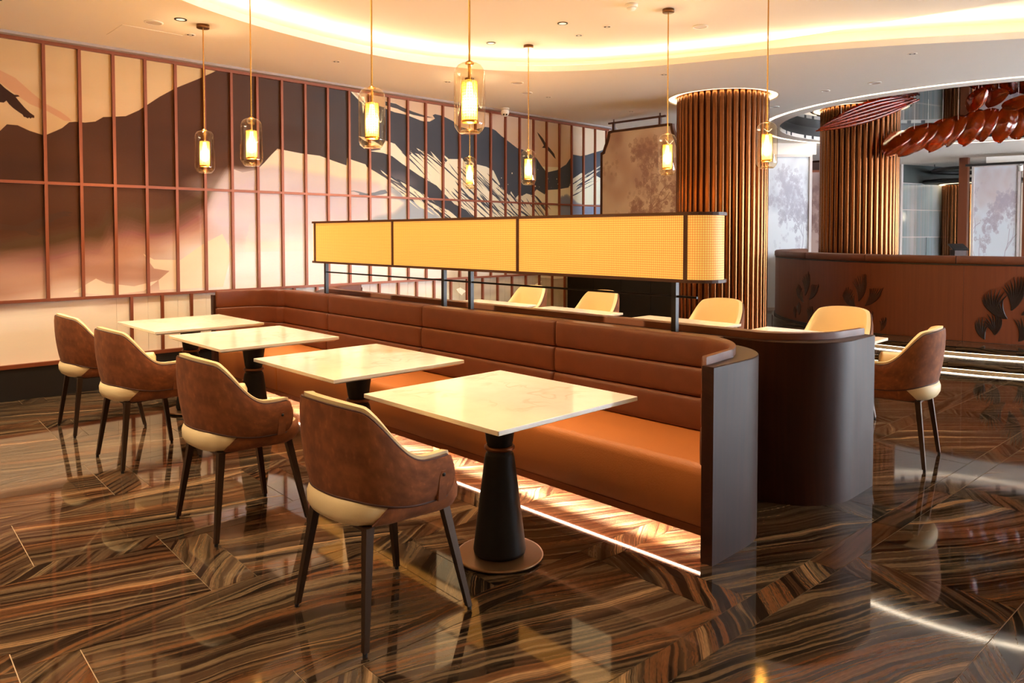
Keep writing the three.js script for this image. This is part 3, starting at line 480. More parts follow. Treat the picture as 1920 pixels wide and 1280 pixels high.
// ------------------------------------------------------------------ long cane light box on posts
{
  const zc = -4.4, half = 2.07, hw = 0.14, y0 = 1.235, y1 = 1.6;
  const t = thing('light_box', 'long woven-cane light box glowing amber on black posts above the banquettes', 'lamp', [SPINE, 0, zc]);
  const stad = (w, n = 12, ext = 0) => { const p = []; for (let i = 0; i <= n; i++) { const a = -Math.PI / 2 + Math.PI * i / n; p.push([w * Math.sin(a), half + ext + w * Math.cos(a)]); } for (let i = 0; i <= n; i++) { const a = Math.PI / 2 + Math.PI * i / n; p.push([w * Math.sin(a), -half - ext + w * Math.cos(a)]); } return p; };
  const strip = (pts, ya, yb) => { const g = loft(pts.map(([x, z]) => { return [[x, ya, z], [x, yb, z]]; }), { open: true, caps: false, crease: 1 }); return g; };
  // cane panels: three bays a side and a rounded one at each end
  const seams = [half, 0.72, -0.78, -half];
  for (const sd of [-1, 1]) for (let i = 0; i < 3; i++) part('cane_panel', strip([[sd * hw, seams[i]], [sd * hw, seams[i + 1]]], y0, y1), M.shade, t);
  for (const sd of [-1, 1]) { const p = []; for (let i = 0; i <= 16; i++) { const a = -Math.PI / 2 + Math.PI * i / 16; p.push([hw * Math.sin(a), sd * (half + hw * Math.cos(a))]); } part('cane_end', strip(p, y0, y1), M.shade, t); }
  for (const y of [y0 - 0.016, y1]) part('frame_rail', slab(stad(hw + 0.014), [stad(hw - 0.02).reverse()], y, y + 0.018), M.frame, t);
  for (const y of [y0 - 0.012, y1 + 0.006]) part('cover_plate', slab(stad(hw - 0.018), [], y, y + 0.006), M.frame, t);
  for (const sd of [-1, 1]) for (const z of seams) part('frame_post', box(sd * hw - 0.008, sd * hw + 0.008, y0, y1, z - 0.011, z + 0.011), M.frame, t);
  for (const z of [-2.49, -4.34, -4.67, -6.51]) part('post', box(-0.016, 0.016, 0.902, y0 - 0.012, z - zc - 0.016, z - zc + 0.016), M.black, t);
  part('rail', cyl(0.007, 0.007, -2.13, 2.06, 0, 0, 12).rotateX(Math.PI / 2).translate(0, 1.125, 0), M.black, t);
  for (const sd of [-1, 1]) for (let i = 0; i < 3; i++) { const z = zc + (seams[i] + seams[i + 1]) / 2; areaLight('light_box', seams[i] - seams[i + 1] - 0.05, y1 - y0 - 0.04, WARMER, L.shade, [SPINE + sd * (hw + 0.012), (y0 + y1) / 2, z], [SPINE + sd * 3, (y0 + y1) / 2, z]); }
}
// ------------------------------------------------------------------ tables
function makeTable(label) {
  const t = thing('dining_table', label, 'table');
  part('tabletop', rbox(-0.435, 0.435, 0.732, 0.752, -0.46, 0.46, 0.003, 1), M.table, t);
  const s = new THREE.Shape([[-0.42, -0.445], [0.42, -0.445], [0.42, 0.445], [-0.42, 0.445]].map((p) => new THREE.Vector2(...p)));
  part('under_board', loft([[0.41, 0.432, 0.722], [0.433, 0.457, 0.7325]].map(([a, b, y]) => [[-a, y, -b], [a, y, -b], [a, y, b], [-a, y, b]]).reverse(), { crease: 0.3 }), M.table, t);
  part('pedestal', lathe([[0, 0.722], [0.088, 0.722], [0.086, 0.71], [0.062, 0.54], [0.058, 0.53], [0.058, 0.487], [0.064, 0.484], [0.066, 0.476], [0.07, 0.46], [0.122, 0.04], [0.118, 0.026], [0.1, 0.019], [0, 0.019]], 48), M.blackWood, t);
  part('collar', new THREE.TorusGeometry(0.06, 0.0115, 12, 40).rotateX(Math.PI / 2).translate(0, 0.512, 0), M.bronze, t);
  part('base_plate', lathe([[0, 0.004], [0.19, 0.004], [0.2, 0.006], [0.203, 0.012], [0.2, 0.018], [0.19, 0.02], [0, 0.02]], 56), M.basePlate, t);
  part('glide', cyl(0.16, 0.16, 0, 0.005, 0, 0, 32), M.rubber, t);
  return t;
}
{
  const zs = [-2.485, -3.79, -5.19, -6.39], names = ['white marble table nearest the camera in front of the brown banquette', 'white marble table, second from the camera along the front banquette', 'white marble table, third from the camera along the front banquette', 'white marble table at the mural end of the front banquette'];
  const first = makeTable(names[0]); first.userData.group = 'marble tables'; first.position.set(2.32, 0, zs[0]);
  for (let i = 1; i < 4; i++) dup(first, [2.39, 0, zs[i]], 0, names[i]);
  const zr = [-2.4, -3.55, -4.77, -5.91], nr = ['white marble table half hidden behind the curved wooden bench end', 'white marble table behind the light box post, nearest column', 'white marble table beyond light box between two cream chairs', 'white marble table beyond light box closest to mural wall'];
  zr.forEach((z, i) => dup(first, [5.19, 0, z], 0, nr[i]));
}
// ------------------------------------------------------------------ tub chairs
function makeChair(label) {
  const c = thing('tub_chair', label, 'chair');
  const PM = 1.9, plan = (ph, v, o) => {                     // ph 0 at the back, v 0 bottom .. 1 top, o outward offset; +x is the front
    const n = 2 / 2.5, a = mix(0.285, 0.325, v) + o, b = mix(0.262, 0.29, v) + o, cp = Math.cos(ph), sp = Math.sin(ph);
    return [0.03 - a * Math.sign(cp) * Math.pow(Math.abs(cp), n), b * Math.sign(sp) * Math.pow(Math.abs(sp), n)];
  };
  const topAt = (ph) => { const k = Math.abs(ph), e = clamp((k - (PM - 0.075)) / 0.075); return mix(0.878, 0.648, sm(0.72, 1.58, k)) - 0.03 * Math.min(1, k / 0.85) ** 2 * (1 - sm(0.9, 1.58, k)) - 0.032 * (1 - Math.sqrt(Math.max(0, 1 - e * e))); };
  const botAt = (ph) => { const k = Math.abs(ph), e = clamp((k - (PM - 0.06)) / 0.06); return mix(0.535, 0.488, sm(0.3, 1.6, k)) + 0.022 * (1 - Math.sqrt(Math.max(0, 1 - e * e))); };
  const N = 72, phs = Array.from({ length: N + 1 }, (_, i) => { const t = -1 + 2 * i / N; return PM * Math.sign(t) * Math.pow(Math.abs(t), 0.9); });
  const strip = (o0, o1, bulge, dTop, dBot, K = 9) => loft(phs.map((ph) => {
    const t = topAt(ph) + dTop, b = botAt(ph) - dBot, s = [];
    const put = (v, o) => { const y = mix(b, t, v), vv = (y - 0.48) / 0.4, [x, z] = plan(ph, vv, o); s.push([x, y, z]); };
    const r = 0.006;
    for (let i = 0; i <= K; i++) { const v = i / K; put(v, o1 + bulge[0] * Math.sin(Math.PI * v) - (i === 0 || i === K ? 0.003 : 0)); }
    for (let i = K; i >= 0; i--) { const v = i / K; put(v, o0 - bulge[1] * Math.pow(Math.sin(Math.PI * v), 0.55)); }
    return s;
  }), { crease: 1.0 });
  const shell = part('outer_shell', strip(-0.012, 0.004, [0.01, 0], 0, 0), M.suede, c);
  part('inner_pad', strip(-0.042, -0.011, [0, 0.02], 0.017, -0.004), M.cream, c);
  const edge = phs.filter((_, i) => i % 2 === 0).map((ph) => { const y = topAt(ph) + 0.002, [x, z] = plan(ph, (y - 0.48) / 0.4, -0.005); return [x, y, z]; });
  part('piping', tube(edge, 0.0045, 90, 6), M.piping, c);
  const hem = phs.filter((_, i) => i % 2 === 0).map((ph) => { const y = botAt(ph), [x, z] = plan(ph, (y - 0.48) / 0.4, 0.0); return [x, y, z]; });
  part('hem_piping', tube(hem, 0.005, 90, 6), M.piping, c);
  for (const sd of [-1, 1]) {
    const ph = sd * 1.7, st = [];
    for (let i = 0; i <= 6; i++) { const y = mix(0.486, 0.6, i / 6), w = 0.055 * (i > 4 ? Math.sqrt(1 - ((i - 4) / 2.2) ** 2) : 1); const q = [-w, w].map((d) => plan(ph + d, (y - 0.48) / 0.4, 0.0155)); const q2 = [w, -w].map((d) => plan(ph + d, (y - 0.48) / 0.4, 0.006)); st.push([...q, ...q2].map(([x, z]) => [x, y, z])); }
    const strap = part('strap', loft(st, { crease: 0.6 }), M.suede, c);
    const [bx, bz] = plan(ph, 0.26, 0.0135), bt = part('button', new THREE.SphereGeometry(0.008, 12, 8), M.black, strap); bt.position.set(bx, 0.585, bz);
  }
  // seat
  const outline = (th, k, o = 0) => { const cp = Math.cos(th), sp = Math.sin(th), fr = sm(-0.1, 0.5, cp), n = mix(2 / 2.7, 2 / 3.8, fr); return [-0.018 + (0.256 + o) * k * Math.sign(cp) * Math.pow(Math.abs(cp), n), (0.237 + 0.031 * fr + o) * k * Math.sign(sp) * Math.pow(Math.abs(sp), n)]; };
  const rings = [[0.424, 0.72], [0.428, 0.86], [0.443, 0.95], [0.468, 1.0], [0.503, 1.005], [0.526, 0.975], [0.541, 0.9], [0.549, 0.72], [0.552, 0.4]];
  part('seat_cushion', loft(rings.map(([y, k]) => Array.from({ length: 56 }, (_, i) => { const [x, z] = outline(-i / 56 * 2 * Math.PI, k); return [x, y - 0.006 * (x < -0.1 ? 1 : 0) * 0, z]; })), { crease: 1.2 }), M.cream, c);
  const band = [];
  for (let i = 0; i <= 56; i++) {
    const th = -2.15 + 4.3 * i / 56, e = clamp((Math.abs(th) - 1.75) / 0.4), hi = mix(0.53, 0.438, e), pr = [[0.42, 0.7], [0.424, 0.86], [0.44, 0.955], [0.465, 1.0], [0.5, 1.008], [0.528, 0.985]].map(([y, k]) => [Math.min(y, hi), k]);
    band.push([...pr.map(([y, k]) => { const [x, z] = outline(th, k, 0.005); return [x, y, z]; }), ...pr.slice().reverse().map(([y, k]) => { const [x, z] = outline(th, k, -0.004); return [x, y + 0.002, z]; })]);
  }
  part('seat_band', loft(band, { crease: 1.2 }), M.suede, c);
  part('seat_frame', rbox(-0.2, 0.16, 0.412, 0.432, -0.17, 0.17, 0.006), M.leg, c);
  for (const sx of [-1, 1]) for (const sz of [-1, 1]) {
    const tx = sx > 0 ? 0.165 : -0.185, tz = sz * 0.185, fx = sx > 0 ? 0.245 : -0.24, fz = sz * 0.248;
    const secs = [[0.014, 0.0105], [0.43, 0.0165]].map(([y, h]) => { const k = (0.43 - y) / 0.43, x = mix(tx, fx, k), z = mix(tz, fz, k); return [[x - h, y, z - h], [x + h, y, z - h], [x + h, y, z + h], [x - h, y, z + h]]; });
    const leg = part('leg', loft(secs.reverse(), { crease: 0.4 }), M.leg, c);
    part('glide', cyl(0.009, 0.009, 0, 0.016, fx, fz, 12), M.rubber, leg);
  }
  return c;
}
{
  const spec = [
    [1.655, -2.46, 0, 'brown suede tub chair with cream inside, nearest the camera'],
    [1.655, -3.75, 0, 'brown suede tub chair pulled up to the second front table'],
    [1.675, -5.25, 0.02, 'brown suede tub chair pulled up to the third front table'],
    [1.69, -6.36, -0.02, 'brown suede tub chair closest to the mural at far end'],
    [6.02, -2.5, Math.PI, 'cream-faced tub chair in front of the booth, facing the bench end'],
    [6.02, -3.62, Math.PI, 'cream-faced tub chair in front of the bronze column'],
    [6.02, -5.05, Math.PI, 'cream-faced tub chair in front of the black cabinet'],
    [6.02, -6.1, Math.PI, 'cream-faced tub chair in front of the mural wall beyond light box'],
    [5.29, -1.79, Math.PI / 2 + 0.12, 'brown tub chair standing alone beside the curved wooden bench end'],
  ];
  const first = makeChair(spec[0][3]); first.userData.group = 'tub chairs'; first.position.set(spec[0][0], 0, spec[0][1]); first.rotation.y = spec[0][2];
  for (const [x, z, a, l] of spec.slice(1)) dup(first, [x, 0, z], a, l);
}
// ------------------------------------------------------------------ pendants
function makePendant(label) {
  const p = thing('pendant_lamp', label, 'pendant lamp');      // origin at the middle of the glass
  const R = 0.0815, g = lathe([[0.022, 0.182], [0.045, 0.18], [0.062, 0.17], [0.074, 0.152], [R, 0.125], [R, -0.13], [0.078, -0.148], [0.066, -0.166], [0.052, -0.181], [0, -0.181]], 40);
  part('glass_shade', g, M.glass, p);
  part('glass_foot', lathe([[0, -0.178], [0.048, -0.178], [0.046, -0.168], [0.02, -0.164], [0, -0.164]], 32), M.glass, p);
  part('cap', lathe([[0, 0.196], [0.01, 0.196], [0.023, 0.187], [0.023, 0.178], [0, 0.178]], 24), M.brass, p);
  part('socket', cyl(0.008, 0.008, 0.085, 0.178, 0, 0, 16), M.brass, p);
  part('sleeve', lathe([[0.039, -0.115], [0.039, 0.09]], 32), M.sleeve, p);
  const bars = []; const r = 0.041;
  for (let i = 0; i < 18; i++) { const a = i / 18 * 2 * Math.PI, b = box(-0.0008, 0.0008, -0.115, 0.09, -0.0008, 0.0008); b.translate(r * Math.cos(a), 0, r * Math.sin(a)); bars.push(b); }
  for (let i = 0; i <= 14; i++) bars.push(new THREE.TorusGeometry(r, 0.001, 4, 28).rotateX(Math.PI / 2).translate(0, -0.115 + 0.205 * i / 14, 0));
  part('mesh_sleeve', merge(bars), M.brass, p);
  part('sleeve_ring', lathe([[r - 0.002, -0.125], [r + 0.003, -0.125], [r + 0.003, -0.113], [r - 0.002, -0.113], [r - 0.002, -0.125]], 28), M.brass, p);
  part('bulb', lathe([[0, -0.085], [0.014, -0.082], [0.024, -0.065], [0.026, 0.0], [0.018, 0.04], [0.012, 0.085], [0, 0.085]], 24), M.bulb, p);
  return p;
}
{
  const spots = [
    [2.55, -2.96, 3.48, 'large clear glass pendant lamp hanging nearest the camera over front tables'], [2.55, -3.87, 3.48, 'glass pendant lamp, second from the camera over front tables'],
    [2.55, -5.53, 3.48, 'glass pendant lamp, third from the camera over front tables'], [2.55, -6.44, 3.28, 'glass pendant lamp hung from the lower ceiling beside the mural'],
    [5.6, -2.87, 3.48, 'glass pendant lamp hanging in front of the right edge of bronze column'], [5.6, -3.81, 3.48, 'glass pendant lamp hanging between floral screen and bronze column'],
    [5.6, -5.55, 3.48, 'glass pendant lamp against the mural below the flying bird'], [5.6, -6.5, 3.28, 'smallest-looking glass pendant lamp directly below the largest one'],
  ];
  const first = makePendant(spots[0][3]); first.userData.group = 'glass pendant lamps';
  spots.forEach(([x, z, c, l], i) => {
    const p = i ? dup(first, [x, 2.2, z], rr(0, 3), l) : first; if (!i) p.position.set(x, 2.2, z);
    spots[i].o = p;
    const pl = new THREE.PointLight(new THREE.Color(1, 0.72, 0.38), L.pendant); pl.name = 'pendant_lamp'; pl.position.set(x, 2.17, z); pl.shadow.radius = 1; pl.castShadow = true; scene.add(pl);
  });
  spots.forEach((s) => { const [, , c] = s, p = s.o; part('rod', cyl(0.0055, 0.0055, 0.19, c - 2.2 - 0.005, 0, 0, 12), M.brass, p); part('canopy', lathe([[0, c - 2.2 - 0.03], [0.05, c - 2.2 - 0.03], [0.052, c - 2.2 - 0.026], [0.052, c - 2.2 - 0.001], [0, c - 2.2 - 0.001]], 32), M.darkBrass, p); });
}

// ------------------------------------------------------------------ round booth on its stepped marble platform
const polar = (r, deg, y) => [RC[0] + r * Math.cos(deg * Math.PI / 180), y, RC[1] + r * Math.sin(deg * Math.PI / 180)];
const arc = (a0, a1, n, prof, opt) => loft(Array.from({ length: n + 1 }, (_, i) => prof.map(([r, y]) => polar(r, mix(a0, a1, i / n), y))), opt);
const carveMat = std({ color: '#20130d', roughness: 0.35 }), carveDim = std({ color: '#3f2012', roughness: 0.4 });
{
  const b = thing('round_booth', 'curved wooden booth with leather-capped back and carved leaf fans', 'booth', [0, 0, 0]);
  part('plinth', arc(72, 290, 80, [[2.4, 0], [3.2, 0], [3.2, 0.165], [2.4, 0.165]]), phy({ map: marbleTex, roughness: 0.08 }), b);
  part('kick_band', arc(72, 290, 80, [[3.0, 0.165], [3.165, 0.165], [3.165, 0.2], [3.0, 0.2]]), M.black, b);
  const cut = [72, 92, 112, 132, 152, 172, 192, 212, 232, 252, 272, 290];
  for (let i = 0; i < cut.length - 1; i++) {
    part('wood_panel', arc(cut[i] + 0.02, cut[i + 1] - 0.02, 12, [[3.04, 0.2], [3.15, 0.2], [3.15, 1.115], [3.145, 1.12], [3.04, 1.12]], { crease: 0.5 }), M.redWood, b);
    const p0 = cut[i] + 1.5, p1 = cut[i + 1] + 1.5;
    if (i < 10) part('leather_cap', arc(p0 + 0.08, p1 - 0.08, 14, [[2.98, 1.135], [3.15, 1.135], [3.163, 1.15], [3.163, 1.215], [3.145, 1.232], [3.0, 1.232], [2.98, 1.215]], { crease: 1.0 }), M.leather, b);
    part('seat_back', arc(cut[i] + 0.1, cut[i + 1] - 0.1, 8, [[2.9, 0.55], [3.04, 0.55], [3.04, 1.13], [2.96, 1.13], [2.92, 1.08]], { crease: 0.8 }), M.leather, b);
  }
  part('dark_bead', arc(72, 290, 80, [[3.02, 1.12], [3.155, 1.12], [3.155, 1.136], [3.02, 1.136]]), M.black, b);  // black strip along the joint below the leather cap
  part('seat', arc(74, 288, 60, [[2.4, 0.18], [2.92, 0.18], [2.92, 0.6], [2.42, 0.6], [2.4, 0.57]], { crease: 0.8 }), M.leather, b);
  // carved fans: ribs raised on the curved face
  const fan = (deg0, s0, y0, dir, len, spread, n, curl) => {
    const gs = [];
    for (let k = 0; k < n; k++) {
      const f = n > 1 ? k / (n - 1) - 0.5 : 0, a0 = dir + f * spread, l = len * (1 - 0.35 * Math.abs(f + 0.1) * 1.6) * rr(0.92, 1.05), st = [];
      for (let i = 0; i <= 7; i++) {
        const t = i / 7, ang = a0 + curl * (t - 0.3) * (0.4 + Math.abs(f)), s = s0 + Math.cos(ang) * l * t, y = y0 + Math.sin(ang) * l * t, w = (0.003 + 0.0085 * Math.sin(Math.PI * Math.min(1, t * 0.75 + 0.2))) * (i === 7 ? 0.3 : 1), px = -Math.sin(ang) * w, py = Math.cos(ang) * w;
        const at = (ds, dy, r) => polar(r, deg0 - (s + ds) / 3.15 * 57.2958, y + dy);
        st.push([at(-px, -py, 3.149), at(-px * 0.3, -py * 0.3, 3.158), at(px * 0.3, py * 0.3, 3.158), at(px, py, 3.149)]);
      }
      gs.push(loft(st, { crease: 0.6 }));
    }
    part('carved_fan', merge(gs), deg0 > 180 ? carveDim : carveMat, b);
  };
  for (const [deg, sc] of [[214, 0.9], [195.5, 1], [163.5, 1.4]]) {
    fan(deg, 0.02, 0.6, 1.25, 0.4 * Math.min(sc, 1.1), 0.75, 12, 0.45);
    fan(deg, 0.12, 0.55, 0.7, 0.36 * sc, 0.65, 11, 0.45);
    fan(deg, -0.14, 0.54, 1.9, 0.24 * sc, 1.1, 10, -0.4);
    fan(deg, -0.02, 0.5, 2.5, 0.24 * sc, 0.9, 9, -0.5);
    fan(deg, -0.14, 0.3, 1.5, 0.21 * sc, 1.1, 10, 0.5);
    fan(deg, 0.1, 0.24, 1.0, 0.27 * sc, 0.9, 11, 0.5);
    fan(deg, 0.34, 0.24, 1.1, 0.2 * sc, 0.6, 7, 0.45);
    fan(deg, -0.24, 0.24, 2.0, 0.2 * sc, 0.8, 8, -0.4);
  }
  const stepMat = phy({ map: marbleTex, roughness: 0.07 });
  for (const [r0, r1, top, name] of [[3.2, 3.7, 0.2, 'upper curved marble step in front of the wooden booth'], [3.66, 4.3, 0.1, 'lower curved marble step in front of the wooden booth']]) {
    const s = thing('marble_step', name, 'step', [0, 0, 0], 0, null, 'structure');
    const cuts = [100, 109, 118, 127, 136, 145, 154, 163, 172, 181, 187.5];
    for (let i = 0; i < cuts.length - 1; i++) part('step_slab', arc(cuts[i] + 0.02, cuts[i + 1] - 0.02, 6, [[r0, top - 0.065], [r1 - 0.004, top - 0.065], [r1, top - 0.061], [r1, top - 0.004], [r1 - 0.004, top], [r0, top]], { crease: 0.5 }), stepMat, s);
    part('riser', arc(100, 187.5, 60, [[r0, 0], [r1 - 0.09, 0], [r1 - 0.09, top - 0.065], [r0, top - 0.065]]), M.grout, s);
    const y = top - 0.068;
    const led = solo('step_led_light', arc(100, 187.5, 60, [[r1 - 0.05, y - 0.006], [r1 - 0.038, y - 0.006], [r1 - 0.038, y], [r1 - 0.05, y]]), M.stepLed, 'light strip under the nosing of the ' + (top > 0.15 ? 'upper' : 'lower') + ' marble step', 'light');
    for (let i = 0; i < 9; i++) { const a = 104.9 + i * 9.7, p = polar(r1 - 0.044, a, y - 0.008), q = polar(r1 + 0.02, a, y - 0.1), l = new THREE.RectAreaLight(SOFT, L.step, 0.72, 0.012); l.name = 'step_led_light'; l.position.set(...p);
      const zz = V(p[0] - q[0], p[1] - q[1], p[2] - q[2]).normalize(), al = V(-Math.sin(a * Math.PI / 180), 0, Math.cos(a * Math.PI / 180)), yy = zz.clone().cross(al).normalize(); l.quaternion.setFromRotationMatrix(new THREE.Matrix4().makeBasis(yy.clone().cross(zz), yy, zz)); scene.add(l); }
  }
}

// ------------------------------------------------------------------ printed screens
function floral(seedIn, ground, leaf, cloud, w = 512, h = 1024) {
  return canvasTex(w, h, (c) => {
    seed = seedIn; c.fillStyle = ground; c.fillRect(0, 0, w, h);
    for (let i = 0; i < 46; i++) { const x = rr(0, w), y = rr(0, 0.5 * h) * rr(0.6, 1), r = rr(40, 130), g = c.createRadialGradient(x, y, 0, x, y, r); g.addColorStop(0, cloud.replace('A', '0.3')); g.addColorStop(1, cloud.replace('A', '0')); c.fillStyle = g; c.fillRect(0, 0, w, h); }
    const leafAt = (x, y, s, a) => { c.save(); c.translate(x, y); c.rotate(a); c.beginPath(); for (let i = 0; i <= 50; i++) { const t = i / 50 * 2 * Math.PI, r = s * (0.55 + 0.35 * Math.abs(Math.cos(2.5 * t)) + 0.08 * Math.cos(9 * t)); i ? c.lineTo(r * Math.cos(t), r * Math.sin(t)) : c.moveTo(r, 0); } c.closePath(); c.fill(); c.restore(); };
    const branch = (x, y, a, l, d) => { c.strokeStyle = leaf.replace('A', '0.75'); c.lineWidth = Math.max(1.5, d * 1.6); c.beginPath(); c.moveTo(x, y); let px = x, py = y, n = 6; for (let i = 0; i < n; i++) { a += rr(-0.4, 0.4); px += Math.cos(a) * l / n; py += Math.sin(a) * l / n; c.lineTo(px, py); if (d < 4 && rnd() < 0.55) { c.fillStyle = leaf.replace('A', String(rr(0.2, 0.5))); leafAt(px + rr(-16, 16), py + rr(-16, 16), rr(10, 24), rr(0, 6)); } } c.stroke(); if (d > 1) for (let k = 0; k < 3; k++) branch(px, py, a + rr(-0.9, 0.9), l * rr(0.55, 0.8), d - 1); };
    for (let k = 0; k < 3; k++) branch(rr(0, w), h * rr(0.75, 1.05), -Math.PI / 2 + rr(-0.5, 0.5), h * 0.28, 5);
    for (let i = 0; i < 96; i++) { c.fillStyle = leaf.replace('A', String(rr(0.12, 0.34))); const k = i % 6, x = (0.12 + 0.17 * k + rr(-0.1, 0.1)) * w, y = h * (0.22 + 0.13 * ((k * 7) % 4) + rr(-0.09, 0.09)); leafAt(x, y, rr(8, 20), rr(0, 6)); }
  });
}
function faceUV(g, ax, a0, a1, y0, y1) { const p = g.attributes.position, uv = g.attributes.uv; for (let i = 0; i < p.count; i++) uv.setXY(i, ((ax === 'x' ? p.getX(i) : p.getZ(i)) - a0) / (a1 - a0), (p.getY(i) - y0) / (y1 - y0)); return g; }
{
  const s = thing('floral_screen', 'tall mauve floral screen with notched corners beside the mural', 'screen', [9.2, 0, -6.75]);
  const notch = (d, top) => { const p = [], z0 = -0.74 + d, z1 = 0.74 - d; p.push([z0, d], [z0, top - 0.33]); const q = (zc, sg) => { for (let i = 0; i <= 8; i++) { const t = i / 8; p.push([zc + sg * (0.05 + 0.1 * sm(0, 1, t) + 0.0 * t), top - 0.31 + 0.3 * Math.pow(t, 1.2)]); } }; q(z0, 1); p.push([z0 + 0.21, top], [z1 - 0.21, top]); const k = p.slice(1, -2).reverse().map(([z, y]) => [z1 - (z - z0), y]); p.push(...k, [z1, d]); return p; };
  const shp = (pts, d) => { const g = new THREE.ExtrudeGeometry(new THREE.Shape(pts.map(([a, b]) => new THREE.Vector2(a, b))), { depth: d, bevelEnabled: false }); g.rotateY(-Math.PI / 2); g.translate(d / 2, 0, 0); return g; };
  const pg = shp(notch(0.03, 3.08), 0.03); faceUV(pg, 'z', -0.74, 0.74, 0.7, 3.1);
  part('printed_panel', pg, std({ map: floral(31, '#e8dbd6', 'rgba(166,134,130,A)', 'rgba(176,136,130,A)', 768, 1024), roughness: 0.7 }), s);
  const outer = notch(0, 3.11), ring = new THREE.Shape(outer.map(([a, b]) => new THREE.Vector2(a, b))); ring.holes.push(new THREE.Path(notch(0.035, 3.075).map(([a, b]) => new THREE.Vector2(a, b))));
  const fg = new THREE.ExtrudeGeometry(ring, { depth: 0.06, bevelEnabled: false }); fg.rotateY(-Math.PI / 2); fg.translate(0.03, 0, 0); part('frame', fg, M.frame, s);
  for (const z of [-0.5, 0.36]) part('rail_post', box(-0.018, 0.018, 3.1, 3.225, z - 0.018, z + 0.018), M.frame, s);
  part('rail', box(-0.014, 0.014, 3.212, 3.24, -0.6, 0.46), M.frame, s);
  for (const z of [-0.5, 0.36]) part('ceiling_fixing', cyl(0.012, 0.012, 3.24, 3.28, 0, z, 10), M.frame, s);
  const c = thing('service_cabinet', 'low black cabinet below the mauve floral screen', 'cabinet', [8.98, 0, -6.75]);
  part('body', box(-0.15, 0.15, 0, 0.93, -1.12, 1.02), M.plinth, c); part('top', rbox(-0.165, 0.165, 0.93, 0.955, -1.12, 1.03, 0.004), M.plinth, c);
  for (const z of [-1.1, -0.57, -0.04, 0.49]) part('door', rbox(-0.164, -0.15, 0.06, 0.91, z, z + 0.52, 0.003), M.blackWood, c);
}
function standPanel(name, label, a, b, top, tex, frame, y0 = 0) {
  const dx = b[0] - a[0], dz = b[1] - a[1], w = Math.hypot(dx, dz), s = thing(name, label, 'panel', [a[0], y0, a[1]], Math.atan2(-dz, dx));
  const g = box(0.05, w - 0.05, 0.06, top - 0.05, -0.02, 0); part('printed_panel', faceUV(g, 'x', 0, w, 0, top), std({ map: tex, roughness: 0.6 }), s);
  for (const q of [[0, 0.05, 0, top], [w - 0.05, w, 0, top]]) part('frame', box(q[0], q[1], q[2], q[3], -0.05, 0.03), frame, s);
  for (const q of [[0.05, w - 0.05, 0, 0.06], [0.05, w - 0.05, top - 0.05, top]]) part('frame', box(q[0], q[1], q[2], q[3], -0.05, 0.03), frame, s);
  return s;
}
standPanel('floral_screen', 'pale grey floral wall panel between the two bronze columns', [13.72, -7.05], [14.36, -6.42], 3.06, floral(5, '#dfe2e6', 'rgba(168,164,176,A)', 'rgba(170,172,182,A)'), M.paleFrame);
standPanel('floral_screen', 'dim reddish floral panel behind, left of second column', [16.55, -7.5], [17.15, -6.6], 2.95, floral(12, '#a4887e', 'rgba(116,84,76,A)', 'rgba(120,86,78,A)'), M.copper);
standPanel('floral_screen', 'pale floral panel above the booth at the picture edge', [19.62, -5.0], [19.64, -4.05], 3.09, floral(21, '#dbe0e6', 'rgba(178,166,176,A)', 'rgba(200,172,168,A)'), M.paleFrame);
